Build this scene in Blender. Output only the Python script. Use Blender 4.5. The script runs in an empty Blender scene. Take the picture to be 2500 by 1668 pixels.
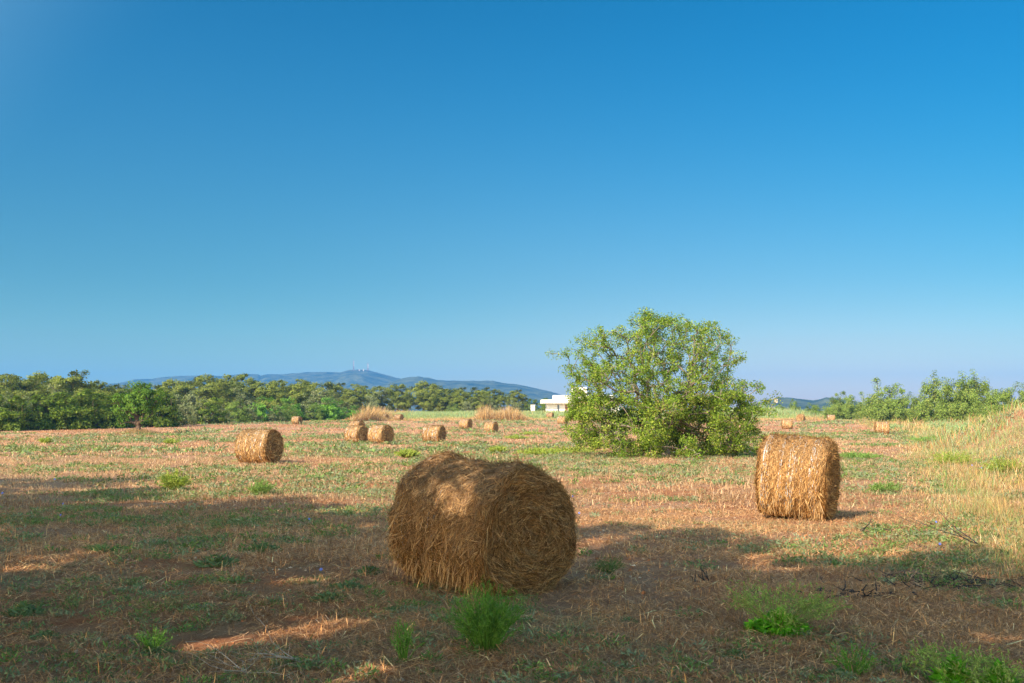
import bpy, math, random
import numpy as np
from mathutils import Vector
R = math.radians
S = bpy.context.scene
COL = S.collection
rng = np.random.default_rng(7)
random.seed(7)

# ---------------------------------------------------------------- camera, sky, sun, exposure
CAMH, FPX, HZ = 1.68, 2430.0, 1010.0
PITCH = math.atan((HZ - 834) / FPX)
cam = bpy.data.objects.new('camera', bpy.data.cameras.new('camera'))
COL.objects.link(cam)
cam.location = (0, 0, CAMH)
cam.rotation_euler = (R(90) + PITCH, 0, 0)
cam.data.sensor_width = 36
cam.data.lens = 36 * FPX / 2500
cam.data.clip_end = 30000
S.camera = cam
S.view_settings.view_transform = 'Standard'
S.view_settings.look = 'None'
S.view_settings.gamma = 1
S.view_settings.use_curve_mapping = False
S.view_settings.exposure = 1.0
S.cycles.max_bounces = 6
S.cycles.diffuse_bounces = 3
S.cycles.transmission_bounces = 3
S.cycles.transparent_max_bounces = 4
S.cycles.volume_bounces = 0
S.cycles.use_denoising = True

ELEV = R(34)
DH = np.array([0.62, 0.785]); DH /= np.linalg.norm(DH)      # the way shadows fall
EL = np.array([DH[1], -DH[0]])
SUN = np.array([-DH[0] * math.cos(ELEV), -DH[1] * math.cos(ELEV), math.sin(ELEV)])
w = bpy.data.worlds.new('World'); S.world = w; w.use_nodes = True
nt = w.node_tree; nt.nodes.clear()
sky = nt.nodes.new('ShaderNodeTexSky'); sky.sky_type = 'NISHITA'; sky.sun_disc = False
sky.sun_elevation = ELEV; sky.sun_rotation = math.atan2(-DH[0], -DH[1]) % (2 * math.pi)
sky.air_density = 1.0; sky.dust_density = 0.35; sky.ozone_density = 1.6; sky.altitude = 50
hs = nt.nodes.new('ShaderNodeHueSaturation'); hs.inputs['Saturation'].default_value = 1.2
hs.inputs['Hue'].default_value = 0.487
bg = nt.nodes.new('ShaderNodeBackground'); bg.inputs['Strength'].default_value = 0.13
wo = nt.nodes.new('ShaderNodeOutputWorld')
# deep summer blue away from the sun, paler and warmer along the horizon; fill light added round the sun
tc = nt.nodes.new('ShaderNodeTexCoord')
def dotw(v, lo, hi, a, b):
    d = nt.nodes.new('ShaderNodeVectorMath'); d.operation = 'DOT_PRODUCT'; d.inputs[1].default_value = v
    nt.links.new(tc.outputs['Generated'], d.inputs[0])
    m = nt.nodes.new('ShaderNodeMapRange'); m.inputs[1].default_value = lo; m.inputs[2].default_value = hi
    m.inputs[3].default_value = a; m.inputs[4].default_value = b; m.interpolation_type = 'SMOOTHSTEP'
    nt.links.new(d.outputs['Value'], m.inputs[0]); return m.outputs[0]
def mulc(col, tint_a, tint_b, fac):
    t = nt.nodes.new('ShaderNodeMix'); t.data_type = 'RGBA'; t.inputs[6].default_value = tint_a + (1,); t.inputs[7].default_value = tint_b + (1,)
    nt.links.new(fac, t.inputs[0])
    m = nt.nodes.new('ShaderNodeMix'); m.data_type = 'RGBA'; m.blend_type = 'MULTIPLY'; m.inputs[0].default_value = 1
    m.clamp_result = False
    nt.links.new(col, m.inputs[6]); nt.links.new(t.outputs[2], m.inputs[7]); return m.outputs[2]
nt.links.new(sky.outputs[0], hs.inputs['Color'])
one = dotw((0, 0, 0), 1, 2, 0, 0)
c_ = mulc(hs.outputs[0], (.11, .39, .55), (1, 1, 1), one)
c_ = mulc(c_, (1, 1, 1), (.16, .87, .90), dotw((.34, .0, .94), .10, .50, 0, 1))
c_ = mulc(c_, (2.4, .84, .62), (1, 1, 1), dotw((0, 0, 1), .0, .42, 0, 1))
c_ = mulc(c_, (.76, .93, .86), (1.34, 1.07, 1.02), dotw((1, 0, -.45), -.42, .45, 0, 1))
c_ = mulc(c_, (1.5, 1.22, 1.12), (1, 1, 1), dotw((0, 0, 1), .0, .14, 0, 1))
sunside_fill = mulc(hs.outputs[0], (3.3, 2.25, 1.5), (1, 1, 1), one)  # unseen sky behind the camera boosted bright and warm to lift the shade
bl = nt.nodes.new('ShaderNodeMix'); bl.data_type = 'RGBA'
nt.links.new(dotw(tuple(SUN), -.22, .42, 0, 1), bl.inputs[0]); nt.links.new(c_, bl.inputs[6]); nt.links.new(sunside_fill, bl.inputs[7])
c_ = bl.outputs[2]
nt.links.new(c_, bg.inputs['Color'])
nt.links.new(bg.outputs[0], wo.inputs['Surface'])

sl = bpy.data.lights.new('sun', 'SUN'); sl.energy = 4.4; sl.angle = R(0.55); sl.color = (1.0, 0.835, 0.63)
so = bpy.data.objects.new('sun', sl); COL.objects.link(so)
so.location = (-40, -50, 60)
so.rotation_euler = Vector(SUN).to_track_quat('Z', 'Y').to_euler()

# ---------------------------------------------------------------- helpers
def tag(o, label=None, cat=None, group=None, kind=None):
    if label: o['label'] = label
    if cat: o['category'] = cat
    if group: o['group'] = group
    if kind: o['kind'] = kind
    return o

def empty(name, loc, rz=0):
    o = bpy.data.objects.new(name, None); COL.objects.link(o)
    o.empty_display_size = .2
    o.location = tuple(float(v) for v in loc); o.rotation_euler = (0, 0, rz)
    return o

def mk(name, V, F, mat, parent=None, col=None, smooth=False, link=True, uv=None):
    """V (n,3), F list of int arrays (m,k); col per vertex rgb."""
    if isinstance(F, np.ndarray): F = [F]
    me = bpy.data.meshes.new(name)
    V = np.ascontiguousarray(V, dtype=np.float32)
    me.vertices.add(len(V)); me.vertices.foreach_set('co', V.ravel())
    loops = np.concatenate([f.ravel() for f in F]).astype(np.int32)
    counts = np.concatenate([np.full(len(f), f.shape[1], dtype=np.int32) for f in F])
    starts = np.concatenate([[0], np.cumsum(counts)[:-1]]).astype(np.int32)
    me.loops.add(len(loops)); me.loops.foreach_set('vertex_index', loops)
    me.polygons.add(len(counts)); me.polygons.foreach_set('loop_start', starts)
    try: me.polygons.foreach_set('loop_total', counts)
    except Exception: pass
    me.polygons.foreach_set('use_smooth', np.full(len(counts), smooth))
    me.update(calc_edges=True)
    if col is not None:
        a = me.color_attributes.new('col', 'FLOAT_COLOR', 'POINT')
        c = np.ones((len(V), 4), dtype=np.float32); c[:, :3] = col
        a.data.foreach_set('color', c.ravel())
    if uv is not None:
        a = me.attributes.new('suv', 'FLOAT_VECTOR', 'POINT')
        a.data.foreach_set('vector', np.ascontiguousarray(uv, dtype=np.float32).ravel())
    if mat: me.materials.append(mat)
    o = bpy.data.objects.new(name, me)
    if link: COL.objects.link(o)
    if parent is not None: o.parent = parent
    return o

def copy_tree(o, parent=None):
    c = o.copy(); COL.objects.link(c); c.parent = parent
    for ch in list(o.children): copy_tree(ch, c)
    return c

def unit(v): return v / np.maximum(np.linalg.norm(v, axis=-1, keepdims=True), 1e-9)
def sstep(a, b, x):
    t = np.clip((x - a) / (b - a), 0, 1); return t * t * (3 - 2 * t)

def _h(ix, iy, s):
    n = (ix.astype(np.int64) * 374761393 + iy.astype(np.int64) * 668265263 + s * 2147483647) & 0xffffffff
    n = ((n ^ (n >> 13)) * 1274126177) & 0xffffffff
    return ((n ^ (n >> 16)) & 0xffff) / 65535.0
def vnoise(x, y, s=0):
    ix, iy = np.floor(x), np.floor(y); fx, fy = x - ix, y - iy
    fx = fx * fx * (3 - 2 * fx); fy = fy * fy * (3 - 2 * fy)
    a = _h(ix, iy, s); b = _h(ix + 1, iy, s); c = _h(ix, iy + 1, s); d = _h(ix + 1, iy + 1, s)
    return (a * (1 - fx) + b * fx) * (1 - fy) + (c * (1 - fx) + d * fx) * fy
def fbm(x, y, s=0, o=4):
    x = np.asarray(x, dtype=float); y = np.asarray(y, dtype=float)
    t = np.zeros(np.broadcast(x, y).shape); a = .5; n = 0
    for k in range(o):
        t += a * vnoise(x * 2 ** k + 17.3 * k, y * 2 ** k - 9.1 * k, s + k); n += a; a *= .5
    return t / n

def ray(px, py):
    """direction of a photograph pixel, scaled to one metre of depth"""
    v = np.array([px - 1250, 834 - py, FPX]) / FPX
    c, s = math.cos(PITCH), math.sin(PITCH)
    y = v[2] * c - v[1] * s; z = v[2] * s + v[1] * c
    return v[0] / y, z / y
def wx(px, d, py=1010): return ray(px, py)[0] * d
def wz(py, d, px=1250): return CAMH + ray(px, py)[1] * d

# ---------------------------------------------------------------- terrain
_gy = np.array([-9e3, 0, 20, 36, 66, 108, 124, 146, 165, 190, 225, 300, 9e3])
_gz = np.array([0, 0, -.03, -.1, -.27, -.34, -.19, .12, .25, .38, 1.45, 1.6, 1.6])
def edge_x(y): return 1.6 + 0.40 * np.clip(y, 0, 90) + .28 * np.clip(np.asarray(y) - 90, 0, 80)
def far_edge(x): return np.interp(x, [-75, -49, -38, -20, 0, 200], [108, 138, 165, 186, 190, 190])
def ground(x, y):
    x = np.asarray(x, dtype=float); y = np.asarray(y, dtype=float)
    g = np.interp(y, _gy, _gz)
    bh = np.interp(y, [4, 12, 30, 60, 100, 150, 170], [0, .1, .7, 1.3, 1.1, .55, 0]) * (.6 + .8 * fbm(x * .2, y * .1, 17, 3))
    e = x - edge_x(y)
    g = g + bh * sstep(0, np.interp(y, [5, 60, 150], [4, 5.5, 16]), e)
    g = g + 1.35 * np.exp(-((x - 24.4) / 2.7) ** 2 - ((y - 48) / 6) ** 2)
    near = np.exp(-(np.hypot(x, y) / 60) ** 2)
    g = g + near * ((fbm(x * .5, y * .5, 3, 3) - .5) * .10 + (fbm(x * 2.6, y * 2.6, 8, 3) - .5) * .055)
    g = g + (1 - near) * (fbm(x * .05, y * .05, 5, 2) - .5) * .12
    return g

# ---------------------------------------------------------------- materials
def nodemat(name):
    m = bpy.data.materials.new(name); m.use_nodes = True
    n = m.node_tree; b = n.nodes['Principled BSDF']
    b.inputs['Roughness'].default_value = .9
    b.inputs['Specular IOR Level'].default_value = .2
    return m, n, b
def plain(name, rgb, rough=.8, var=.25, scale=3.0):
    m, n, b = nodemat(name)
    tx = n.nodes.new('ShaderNodeTexNoise'); tx.inputs['Scale'].default_value = scale; tx.inputs['Detail'].default_value = 6
    co = n.nodes.new('ShaderNodeTexCoord'); n.links.new(co.outputs['Object'], tx.inputs['Vector'])
    r = n.nodes.new('ShaderNodeValToRGB')
    r.color_ramp.elements[0].position = .3; r.color_ramp.elements[1].position = .7
    r.color_ramp.elements[0].color = tuple(c * (1 - var) for c in rgb) + (1,)
    r.color_ramp.elements[1].color = tuple(min(1, c * (1 + var)) for c in rgb) + (1,)
    n.links.new(tx.outputs['Fac'], r.inputs[0]); n.links.new(r.outputs[0], b.inputs['Base Color'])
    b.inputs['Roughness'].default_value = rough
    return m
def leafmat(name, transl=.3, rough=.55, tcol=(1.15, 1.25, .55), spec=.25):
    m, n, b = nodemat(name)
    a = n.nodes.new('ShaderNodeAttribute'); a.attribute_name = 'col'
    b.inputs['Roughness'].default_value = rough; b.inputs['Specular IOR Level'].default_value = spec
    n.links.new(a.outputs['Color'], b.inputs['Base Color'])
    if transl:
        t = n.nodes.new('ShaderNodeBsdfTranslucent')
        mu = n.nodes.new('ShaderNodeMix'); mu.data_type = 'RGBA'; mu.blend_type = 'MULTIPLY'; mu.inputs[0].default_value = 1
        mu.inputs[7].default_value = tcol + (1,)
        n.links.new(a.outputs['Color'], mu.inputs[6]); n.links.new(mu.outputs[2], t.inputs['Color'])
        mx = n.nodes.new('ShaderNodeMixShader'); mx.inputs[0].default_value = transl
        o = n.nodes['Material Output']
        n.links.new(b.outputs[0], mx.inputs[1]); n.links.new(t.outputs[0], mx.inputs[2]); n.links.new(mx.outputs[0], o.inputs[0])
    return m
M_leaf = leafmat('leaf', .32, .7, spec=.1)
M_needle = leafmat('needle', .22, .85, spec=.04)
M_straw = leafmat('straw', .16, .6, (1.1, .9, .6), .3)
M_grass = leafmat('grass_blade', .30, .6, (1.1, 1.1, .6))
M_flower = leafmat('petal', .3, .6, (1, 1, 1))
M_net = plain('net_plastic', (.46, .52, .58), .35, .15, 20)
M_bark = plain('bark', (.12, .085, .06), .95, .4, 9)
M_greybark = plain('grey_bark', (.20, .165, .13), .95, .35, 14)
M_char = plain('charred_wood', (.035, .032, .036), .8, .5, 20)
M_dead = plain('dead_wood', (.36, .32, .28), .9, .3, 20)

def ground_mat():
    m, n, b = nodemat('field_soil')
    L = n.links.new; N = n.nodes.new
    co = N('ShaderNodeTexCoord')
    def noise(s, d=8, rough=.6, dist=0):
        t = N('ShaderNodeTexNoise'); t.inputs['Scale'].default_value = s; t.inputs['Detail'].default_value = d
        t.inputs['Roughness'].default_value = rough; t.inputs['Distortion'].default_value = dist
        L(co.outputs['Object'], t.inputs['Vector']); return t.outputs['Fac']
    def ramp(f, *els):
        r = N('ShaderNodeValToRGB'); cr = r.color_ramp
        while len(cr.elements) < len(els): cr.elements.new(.5)
        for e, (p, c) in zip(cr.elements, els): e.position = p; e.color = (c if len(c) == 4 else tuple(c) + (1,))
        L(f, r.inputs[0]); return r.outputs[0]
    def mix(f, a, c):
        x = N('ShaderNodeMix'); x.data_type = 'RGBA'
        L(f, x.inputs[0]); L(a, x.inputs[6]); L(c, x.inputs[7]); return x.outputs[2]
    soil = ramp(noise(9, 10, .7), (.3, (.24, .085, .036)), (.55, (.48, .17, .065)), (.75, (.60, .28, .14)))
    thatch = ramp(noise(22, 12, .75, .6), (.3, (.22, .13, .075)), (.5, (.45, .29, .16)), (.7, (.66, .49, .30)))
    pinky = ramp(noise(1.2, 12, .8), (.3, (.34, .20, .135)), (.7, (.58, .38, .26)))
    c1 = mix(ramp(noise(.8, 8, .65), (.44, (0, 0, 0)), (.68, (1, 1, 1))), soil, thatch)
    c2 = mix(ramp(noise(.09, 6, .6), (.38, (0, 0, 0)), (.56, (.85, .85, .85))), c1, pinky)
    green = ramp(noise(6, 10, .7), (.35, (.10, .12, .05)), (.65, (.26, .28, .14)))
    c3 = mix(ramp(noise(.35, 9, .7, .4), (.56, (0, 0, 0)), (.66, (.55, .55, .55))), c2, green)
    fine = ramp(noise(70, 8, .8, .5), (.36, (.55, .5, .48)), (.62, (1.25, 1.25, 1.25)))
    fm = N('ShaderNodeMix'); fm.data_type = 'RGBA'; fm.blend_type = 'MULTIPLY'; fm.inputs[0].default_value = 1
    L(c3, fm.inputs[6]); L(fine, fm.inputs[7]); c3 = fm.outputs[2]
    L(c3, b.inputs['Base Color'])
    b.inputs['Roughness'].default_value = 1; b.inputs['Specular IOR Level'].default_value = .05
    bp = N('ShaderNodeBump'); bp.inputs['Strength'].default_value = 1; bp.inputs['Distance'].default_value = .07
    L(noise(18, 15, .85), bp.inputs['Height']); L(bp.outputs[0], b.inputs['Normal'])
    return m
M_ground = ground_mat()

# ---------------------------------------------------------------- ground sheet
def build_ground():
    na = 900
    rr = np.concatenate([np.linspace(.3, 24, 170), np.geomspace(24.3, 11000, 190)])
    # finer toward the view direction
    t = np.linspace(-1, 1, na, endpoint=False)
    ang = math.pi / 2 + math.pi * (0.45 * t + 0.55 * t ** 3)
    A, Rr = np.meshgrid(ang, rr)
    X, Y = Rr * np.cos(A), Rr * np.sin(A)
    Z = ground(X, Y)
    V = np.stack([X, Y, Z], -1).reshape(-1, 3)
    V = np.vstack([V, [[0, 0, float(ground(0., 0.))]]])
    i = np.arange(len(rr) - 1)[:, None] * na; j = np.arange(na)[None]; jn = (j + 1) % na
    F = np.stack([i + j, i + na + j, i + na + jn, i + jn], -1).reshape(-1, 4)
    c = len(V) - 1; jj = np.arange(na)
    F2 = np.stack([np.full(na, c), jj, (jj + 1) % na], -1)
    o = mk('ground', V, [F, F2], M_ground, smooth=True)
    tag(o, 'dry red field soil with straw stubble', kind='structure')
build_ground()

# ---------------------------------------------------------------- hills
def hill_mat():
    m, n, b = nodemat('wooded_hillside')
    co = n.nodes.new('ShaderNodeTexCoord')
    tx = n.nodes.new('ShaderNodeTexNoise'); tx.inputs['Scale'].default_value = .02; tx.inputs['Detail'].default_value = 12; tx.inputs['Roughness'].default_value = .75
    n.links.new(co.outputs['Object'], tx.inputs['Vector'])
    r = n.nodes.new('ShaderNodeValToRGB'); r.color_ramp.elements[0].position = .38; r.color_ramp.elements[1].position = .66
    r.color_ramp.elements[0].color = (.012, .026, .01, 1); r.color_ramp.elements[1].color = (.15, .16, .07, 1)
    n.links.new(tx.outputs['Fac'], r.inputs[0]); n.links.new(r.outputs[0], b.inputs['Base Color'])
    b.inputs['Specular IOR Level'].default_value = 0
    return m
M_hill = hill_mat()
def hill(name, prof, d0, d1, depth_back, label, seed, rough=1.0):
    px = np.array([p[0] for p in prof], float); py = np.array([p[1] for p in prof], float)
    pp = np.linspace(px[0], px[-1], 500)
    sy = np.interp(pp, px, py)
    rows = 60; V = []
    for k in range(rows):
        f = k / (rows - 1) * 1.5
        d = d0 + (d1 - d0) * f if f <= 1 else d1 + depth_back * (f - 1) * 2
        H = np.array([wz(y, d1) for y in sy]) - 1.6
        H = np.maximum(H, -5)
        if f <= 1: h = H * (sstep(0, 1, f) * .55 + .45 * f)
        else: h = H * (1 - sstep(0, 1, (f - 1) * 2))
        X = (pp - 1250) / FPX * d * (1 if f <= 1 else 1)
        nz = (fbm(X * .004, np.full_like(X, d * .004), seed, 4) - .5) * H * .55 * math.sin(min(f, 1) * math.pi)
        nz += (fbm(X * .03, np.full_like(X, d * .03), seed + 3, 3) - .5) * 5 * rough * (f > .05)
        V.append(np.stack([X, np.full_like(X, d), 1.0 + h + nz], -1))
    V = np.concatenate(V); n = 500
    i = np.arange(rows - 1)[:, None] * n; j = np.arange(n - 1)[None]
    F = np.stack([i + j, i + j + 1, i + n + j + 1, i + n + j], -1).reshape(-1, 4)
    tag(mk(name, V, F, M_hill, smooth=True), label, kind='structure')
hill('hill', [(60, 1012), (180, 965), (255, 937), (300, 933), (330, 926), (370, 925), (400, 921), (430, 917), (480, 917), (505, 914), (530, 918), (560, 917), (590, 913),
      (630, 914), (637, 917), (648, 914), (690, 914), (750, 907), (830, 909), (853, 903), (870, 902), (900, 904), (930, 911), (975, 924), (1060, 945), (1150, 970), (1260, 1012)],
     2500, 3600, 700, 'long wooded hill fading to blue with masts on its top', 3)
hill('hill', [(860, 1010), (930, 940), (975, 926), (1000, 921), (1022, 919), (1045, 923), (1065, 928), (1100, 929), (1160, 929), (1205, 930), (1235, 935), (1270, 939), (1300, 946), (1345, 956),
      (1400, 973), (1440, 990), (1500, 1010)], 2100, 2900, 500, 'lower wooded hill behind the white villa', 9)
hill('hill', [(1780, 1010), (1850, 985), (1885, 975), (1897, 967), (1905, 970), (1925, 971), (1955, 974), (1985, 977), (2000, 974), (2015, 969), (2060, 975), (2150, 990), (2300, 1010)],
     1300, 1700, 300, 'low blue wooded rise beyond the right end of the field', 12, .6)

# ---------------------------------------------------------------- tubes
def tubes(segs, n=6):
    """segs: array (m,8) p0 xyz, p1 xyz, r0, r1"""
    s = np.asarray(segs, float); p0, p1, r0, r1 = s[:, :3], s[:, 3:6], s[:, 6], s[:, 7]
    d = unit(p1 - p0); up = np.where(np.abs(d[:, 2:3]) > .9, [[1., 0, 0]], [[0, 0, 1.]])
    a = unit(np.cross(d, up)); b = np.cross(d, a)
    th = np.arange(n) * 2 * math.pi / n
    ring = a[:, None] * np.cos(th)[None, :, None] + b[:, None] * np.sin(th)[None, :, None]
    V0 = p0[:, None] + ring * r0[:, None, None]; V1 = p1[:, None] + ring * r1[:, None, None]
    V = np.concatenate([V0, V1], 1).reshape(-1, 3)
    base = (np.arange(len(s)) * 2 * n)[:, None]; k = np.arange(n)[None]; kn = (k + 1) % n
    F = np.stack([base + k, base + kn, base + n + kn, base + n + k], -1).reshape(-1, 4)
    return V, F

def leaves(C, L, W, nrm=None, jit=.8, rs=rng, dirv=None):
    """kite shaped leaves at points C"""
    n = len(C); L = np.broadcast_to(L, n)[:, None]; W = np.broadcast_to(W, n)[:, None]
    q = rs.normal(size=(n, 3))
    nn = unit(q) if nrm is None else unit(nrm + jit * unit(q))
    d = rs.normal(size=(n, 3)) if dirv is None else dirv + .35 * rs.normal(size=(n, 3))
    d = unit(d - nn * np.sum(d * nn, 1, keepdims=True))
    s = np.cross(nn, d)
    V = np.stack([C - d * L * .5, C + s * W * .5 - d * L * .05, C + d * L * .5, C - s * W * .5 - d * L * .05], 1).reshape(-1, 3)
    F = np.arange(4 * n).reshape(-1, 4)
    return V, F

def blades(B, H, W, lean, rs=rng, bend=.35):
    """two-quad tapering blades. B base (n,3), lean (n,2) horizontal lean as share of height"""
    n = len(B)
    H = np.broadcast_to(H, n); W = np.broadcast_to(W, n)
    th = rs.uniform(0, 2 * math.pi, n)
    s = np.stack([np.cos(th), np.sin(th), np.zeros(n)], 1) * (W * .5)[:, None]
    t = np.stack([lean[:, 0] * H, lean[:, 1] * H, H], 1)
    t = t / np.maximum(np.linalg.norm(t, axis=1), 1e-6)[:, None] * H[:, None]
    mid = B + t * .5 + np.stack([np.zeros(n), np.zeros(n), H * bend * .2], 1)
    tip = B + t
    tip[:, 2] -= H * bend * .25 * np.linalg.norm(lean, axis=1).clip(0, 2)
    V = np.stack([B - s, B + s, mid + s * .8, mid - s * .8, tip + s * .2, tip - s * .2], 1).reshape(-1, 3)
    i = (np.arange(n) * 6)[:, None]
    F = np.concatenate([i + [[0, 1, 2, 3]], i + [[3, 2, 4, 5]]], 0)
    return V, F

def pal(cols, idx_rand, jit, rs=rng, k=None):
    cols = np.asarray(cols, float); n = len(idx_rand)
    i = np.minimum((idx_rand * len(cols)).astype(int), len(cols) - 1)
    c = cols[i] * (1 + jit * rs.uniform(-1, 1, (n, 1)))
    return np.clip(c, 0, 1)

# ---------------------------------------------------------------- dry grass, stubble and ground cover
STRAW = [(.66, .44, .23), (.58, .35, .17), (.46, .26, .125), (.72, .52, .31), (.36, .20, .10), (.52, .36, .23), (.60, .34, .15), (.28, .16, .095)]
def sample_wedge(y0, y1, n, margin=1.5, k=.60, power=1.0):
    y = np.sqrt(rng.uniform(y0 ** 2, y1 ** 2, n)) if power == 1 else rng.uniform(y0, y1, n)
    x = rng.uniform(-1, 1, n) * (k * y + margin)
    return x, y

def straw_field():
    VV, FF, CC, off = [], [], [], 0
    def add(V, F, c, per):
        nonlocal off
        VV.append(V); FF.append(F + off); CC.append(np.repeat(c, per, 0)); off += len(V)
    for (y0, y1, n, h0, h1, ww, lie) in [(4.5, 10, 300000, .015, .075, .0042, .9), (4.5, 15, 26000, .05, .13, .0062, .96), (10, 18, 280000, .025, .09, .0066, .84), (18, 40, 280000, .04, .12, .012, .65),
                                         (40, 90, 200000, .05, .14, .03, .6), (90, 192, 150000, .06, .15, .06, .55)]:
        x, y = sample_wedge(y0, y1, n)
        ok = (y < far_edge(x)) & (x < edge_x(y) + 6)
        dens = fbm(x * .9, y * .9, 21, 4) * .6 + fbm(x * 4.5, y * 4.5, 22, 2) * .4
        ok &= rng.uniform(0, 1, n) < sstep(.34, .58, dens) * .95 + .05
        x, y = x[ok], y[ok]; m = len(x)
        z = ground(x, y)
        lying = rng.uniform(0, 1, m) < lie
        H = rng.uniform(h0, h1, m) * np.where(lying, 2.0, 1.0) * (0.7 + .9 * fbm(x * .35, y * .35, 5, 2))
        lean = rng.normal(size=(m, 2)) * np.where(lying, 1, .35)[:, None]
        ln = np.linalg.norm(lean, axis=1, keepdims=True)
        lean = np.where(lying[:, None], lean / ln * rng.uniform(5, 16, (m, 1)), lean)
        B = np.stack([x, y, z - .004 + np.where(lying, rng.uniform(0, .025, m), 0)], 1)
        V, F = blades(B, H, ww * rng.uniform(.6, 1.5, m), lean)
        tone = np.clip(fbm(x * .5, y * .5, 31, 3) * .3 + fbm(x * .06 + y * .02, y * .55, 35, 3) * .5 - .12 + rng.uniform(0, 1, m) * .75 - .1, 0, .999)
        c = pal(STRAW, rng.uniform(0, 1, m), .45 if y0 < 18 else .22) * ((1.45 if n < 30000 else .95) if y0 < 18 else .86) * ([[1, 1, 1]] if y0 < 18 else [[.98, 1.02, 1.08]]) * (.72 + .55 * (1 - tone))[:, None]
        pk = (sstep(35, 70, y) * sstep(.3, .6, fbm(x * .05, y * .03, 33, 3)) * .75)[:, None]
        c = c * (1 - pk) + pk * c * [[1.0, .86, .88]]
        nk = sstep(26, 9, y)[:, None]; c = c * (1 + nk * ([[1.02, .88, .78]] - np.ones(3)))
        gsh = (fbm(x * .28 + 5, y * .28, 41, 4) > .58) & (rng.uniform(0, 1, m) < np.where(y < 60, .22, .1))
        c[gsh] = pal([(.26, .28, .13), (.20, .24, .11), (.32, .30, .17)], rng.uniform(0, 1, gsh.sum()), .2)
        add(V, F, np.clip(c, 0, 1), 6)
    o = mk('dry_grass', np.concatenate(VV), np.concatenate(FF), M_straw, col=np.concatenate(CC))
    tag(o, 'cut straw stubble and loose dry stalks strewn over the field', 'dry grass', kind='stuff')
straw_field()

def ground_cover():
    VV, FF, CC, off = [], [], [], 0
    for (y0, y1, n, rad, lf, nl) in [(4.5, 11, 900, .15, .034, 60), (11, 22, 1900, .22, .05, 42), (22, 45, 2600, .3, .09, 26), (45, 100, 3000, .5, .18, 16), (100, 188, 2200, .9, .32, 12)]:
        x, y = sample_wedge(y0, y1, n * 3)
        m_ = fbm(x * .16, y * .16, 51, 3) + .24 * (x < .02 * y) * sstep(7, 10, y) * sstep(30, 20, y) + .10 * (x < .02 * y) * sstep(20, 30, y) * sstep(60, 40, y) - .06 - .05 * sstep(45, 70, y)
        m_ = m_ + .32 * (fbm(x * .9, y * .9, 52, 2) - .5)
        ok = (m_ > .5) & (y < far_edge(x) - 2) & (x < edge_x(y) + 3)
        ok |= rng.uniform(0, 1, n * 3) < .04
        x, y = x[ok][:n], y[ok][:n]; m = len(x)
        x0, y0_, = np.repeat(x, nl), np.repeat(y, nl)
        r = rad * np.repeat(rng.uniform(.4, 1.5, m), nl) * np.sqrt(rng.uniform(0, 1, m * nl)); a = rng.uniform(0, 2 * math.pi, m * nl)
        dx, dy = r * np.cos(a), r * np.sin(a)
        hh = np.repeat(rng.uniform(.3, 1.1, m), nl) * rng.uniform(.05, 1, m * nl) * rad * .55 * (1 - (r / rad / 1.6) ** 2).clip(.1, 1)
        X, Y = x0 + dx, y0_ + dy
        C = np.stack([X, Y, ground(X, Y) + hh], 1)
        V, F = leaves(C, lf * rng.uniform(.6, 1.8, len(C)), lf * .38 * rng.uniform(.6, 1.3, len(C)), np.array([[0, 0, 1.]]), 1.3,
                      dirv=np.stack([dx, dy, r * .8 + .01], 1) / (r[:, None] + .01))
        kind = np.repeat(rng.uniform(0, 1, m), nl)
        c = pal([(.17, .24, .10), (.20, .26, .14), (.24, .29, .17), (.16, .22, .08), (.26, .27, .13), (.16, .26, .07), (.27, .22, .11), (.15, .23, .06)], kind, .35)
        VV.append(V); FF.append(F + off); CC.append(np.repeat(c, 4, 0)); off += len(V)
    o = mk('ground_cover', np.concatenate(VV), np.concatenate(FF), M_grass, col=np.concatenate(CC))
    tag(o, 'low grey green weeds spreading over the stubble field', 'ground cover', kind='stuff')
ground_cover()

def soil_clods():
    n = 26000
    x, y = sample_wedge(4.5, 20, n); r = rng.gamma(2, .0042, n).clip(.004, .03)
    keep = fbm(x * .8, y * .8, 91, 3) > .42; x, y, r = x[keep], y[keep], r[keep]; n = len(x)
    base = np.array([[1, 0, 0], [0, 1, 0], [-1, 0, 0], [0, -1, 0], [0, 0, .7], [0, 0, -.7]], float)
    V = base[None] * r[:, None, None] * rng.uniform(.55, 1.3, (n, 6, 3)) + rng.normal(0, .15, (n, 6, 3)) * r[:, None, None]
    V += np.stack([x, y, ground(x, y) + r * .15], 1)[:, None]
    f = np.array([[0, 1, 4], [1, 2, 4], [2, 3, 4], [3, 0, 4], [1, 0, 5], [2, 1, 5], [3, 2, 5], [0, 3, 5]])
    F = ((np.arange(n) * 6)[:, None, None] + f[None]).reshape(-1, 3)
    c = pal([(.50, .19, .075), (.38, .14, .06), (.44, .24, .13), (.30, .13, .07), (.5, .38, .28)], rng.uniform(0, 1, n), .25)
    tag(mk('soil_clods', V.reshape(-1, 3), F, M_clod, col=np.repeat(c, 6, 0)), 'crumbs of red earth between the stubble', 'earth clods', kind='stuff')
M_clod = leafmat('clod', 0, .95, spec=.05)
soil_clods()

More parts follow.
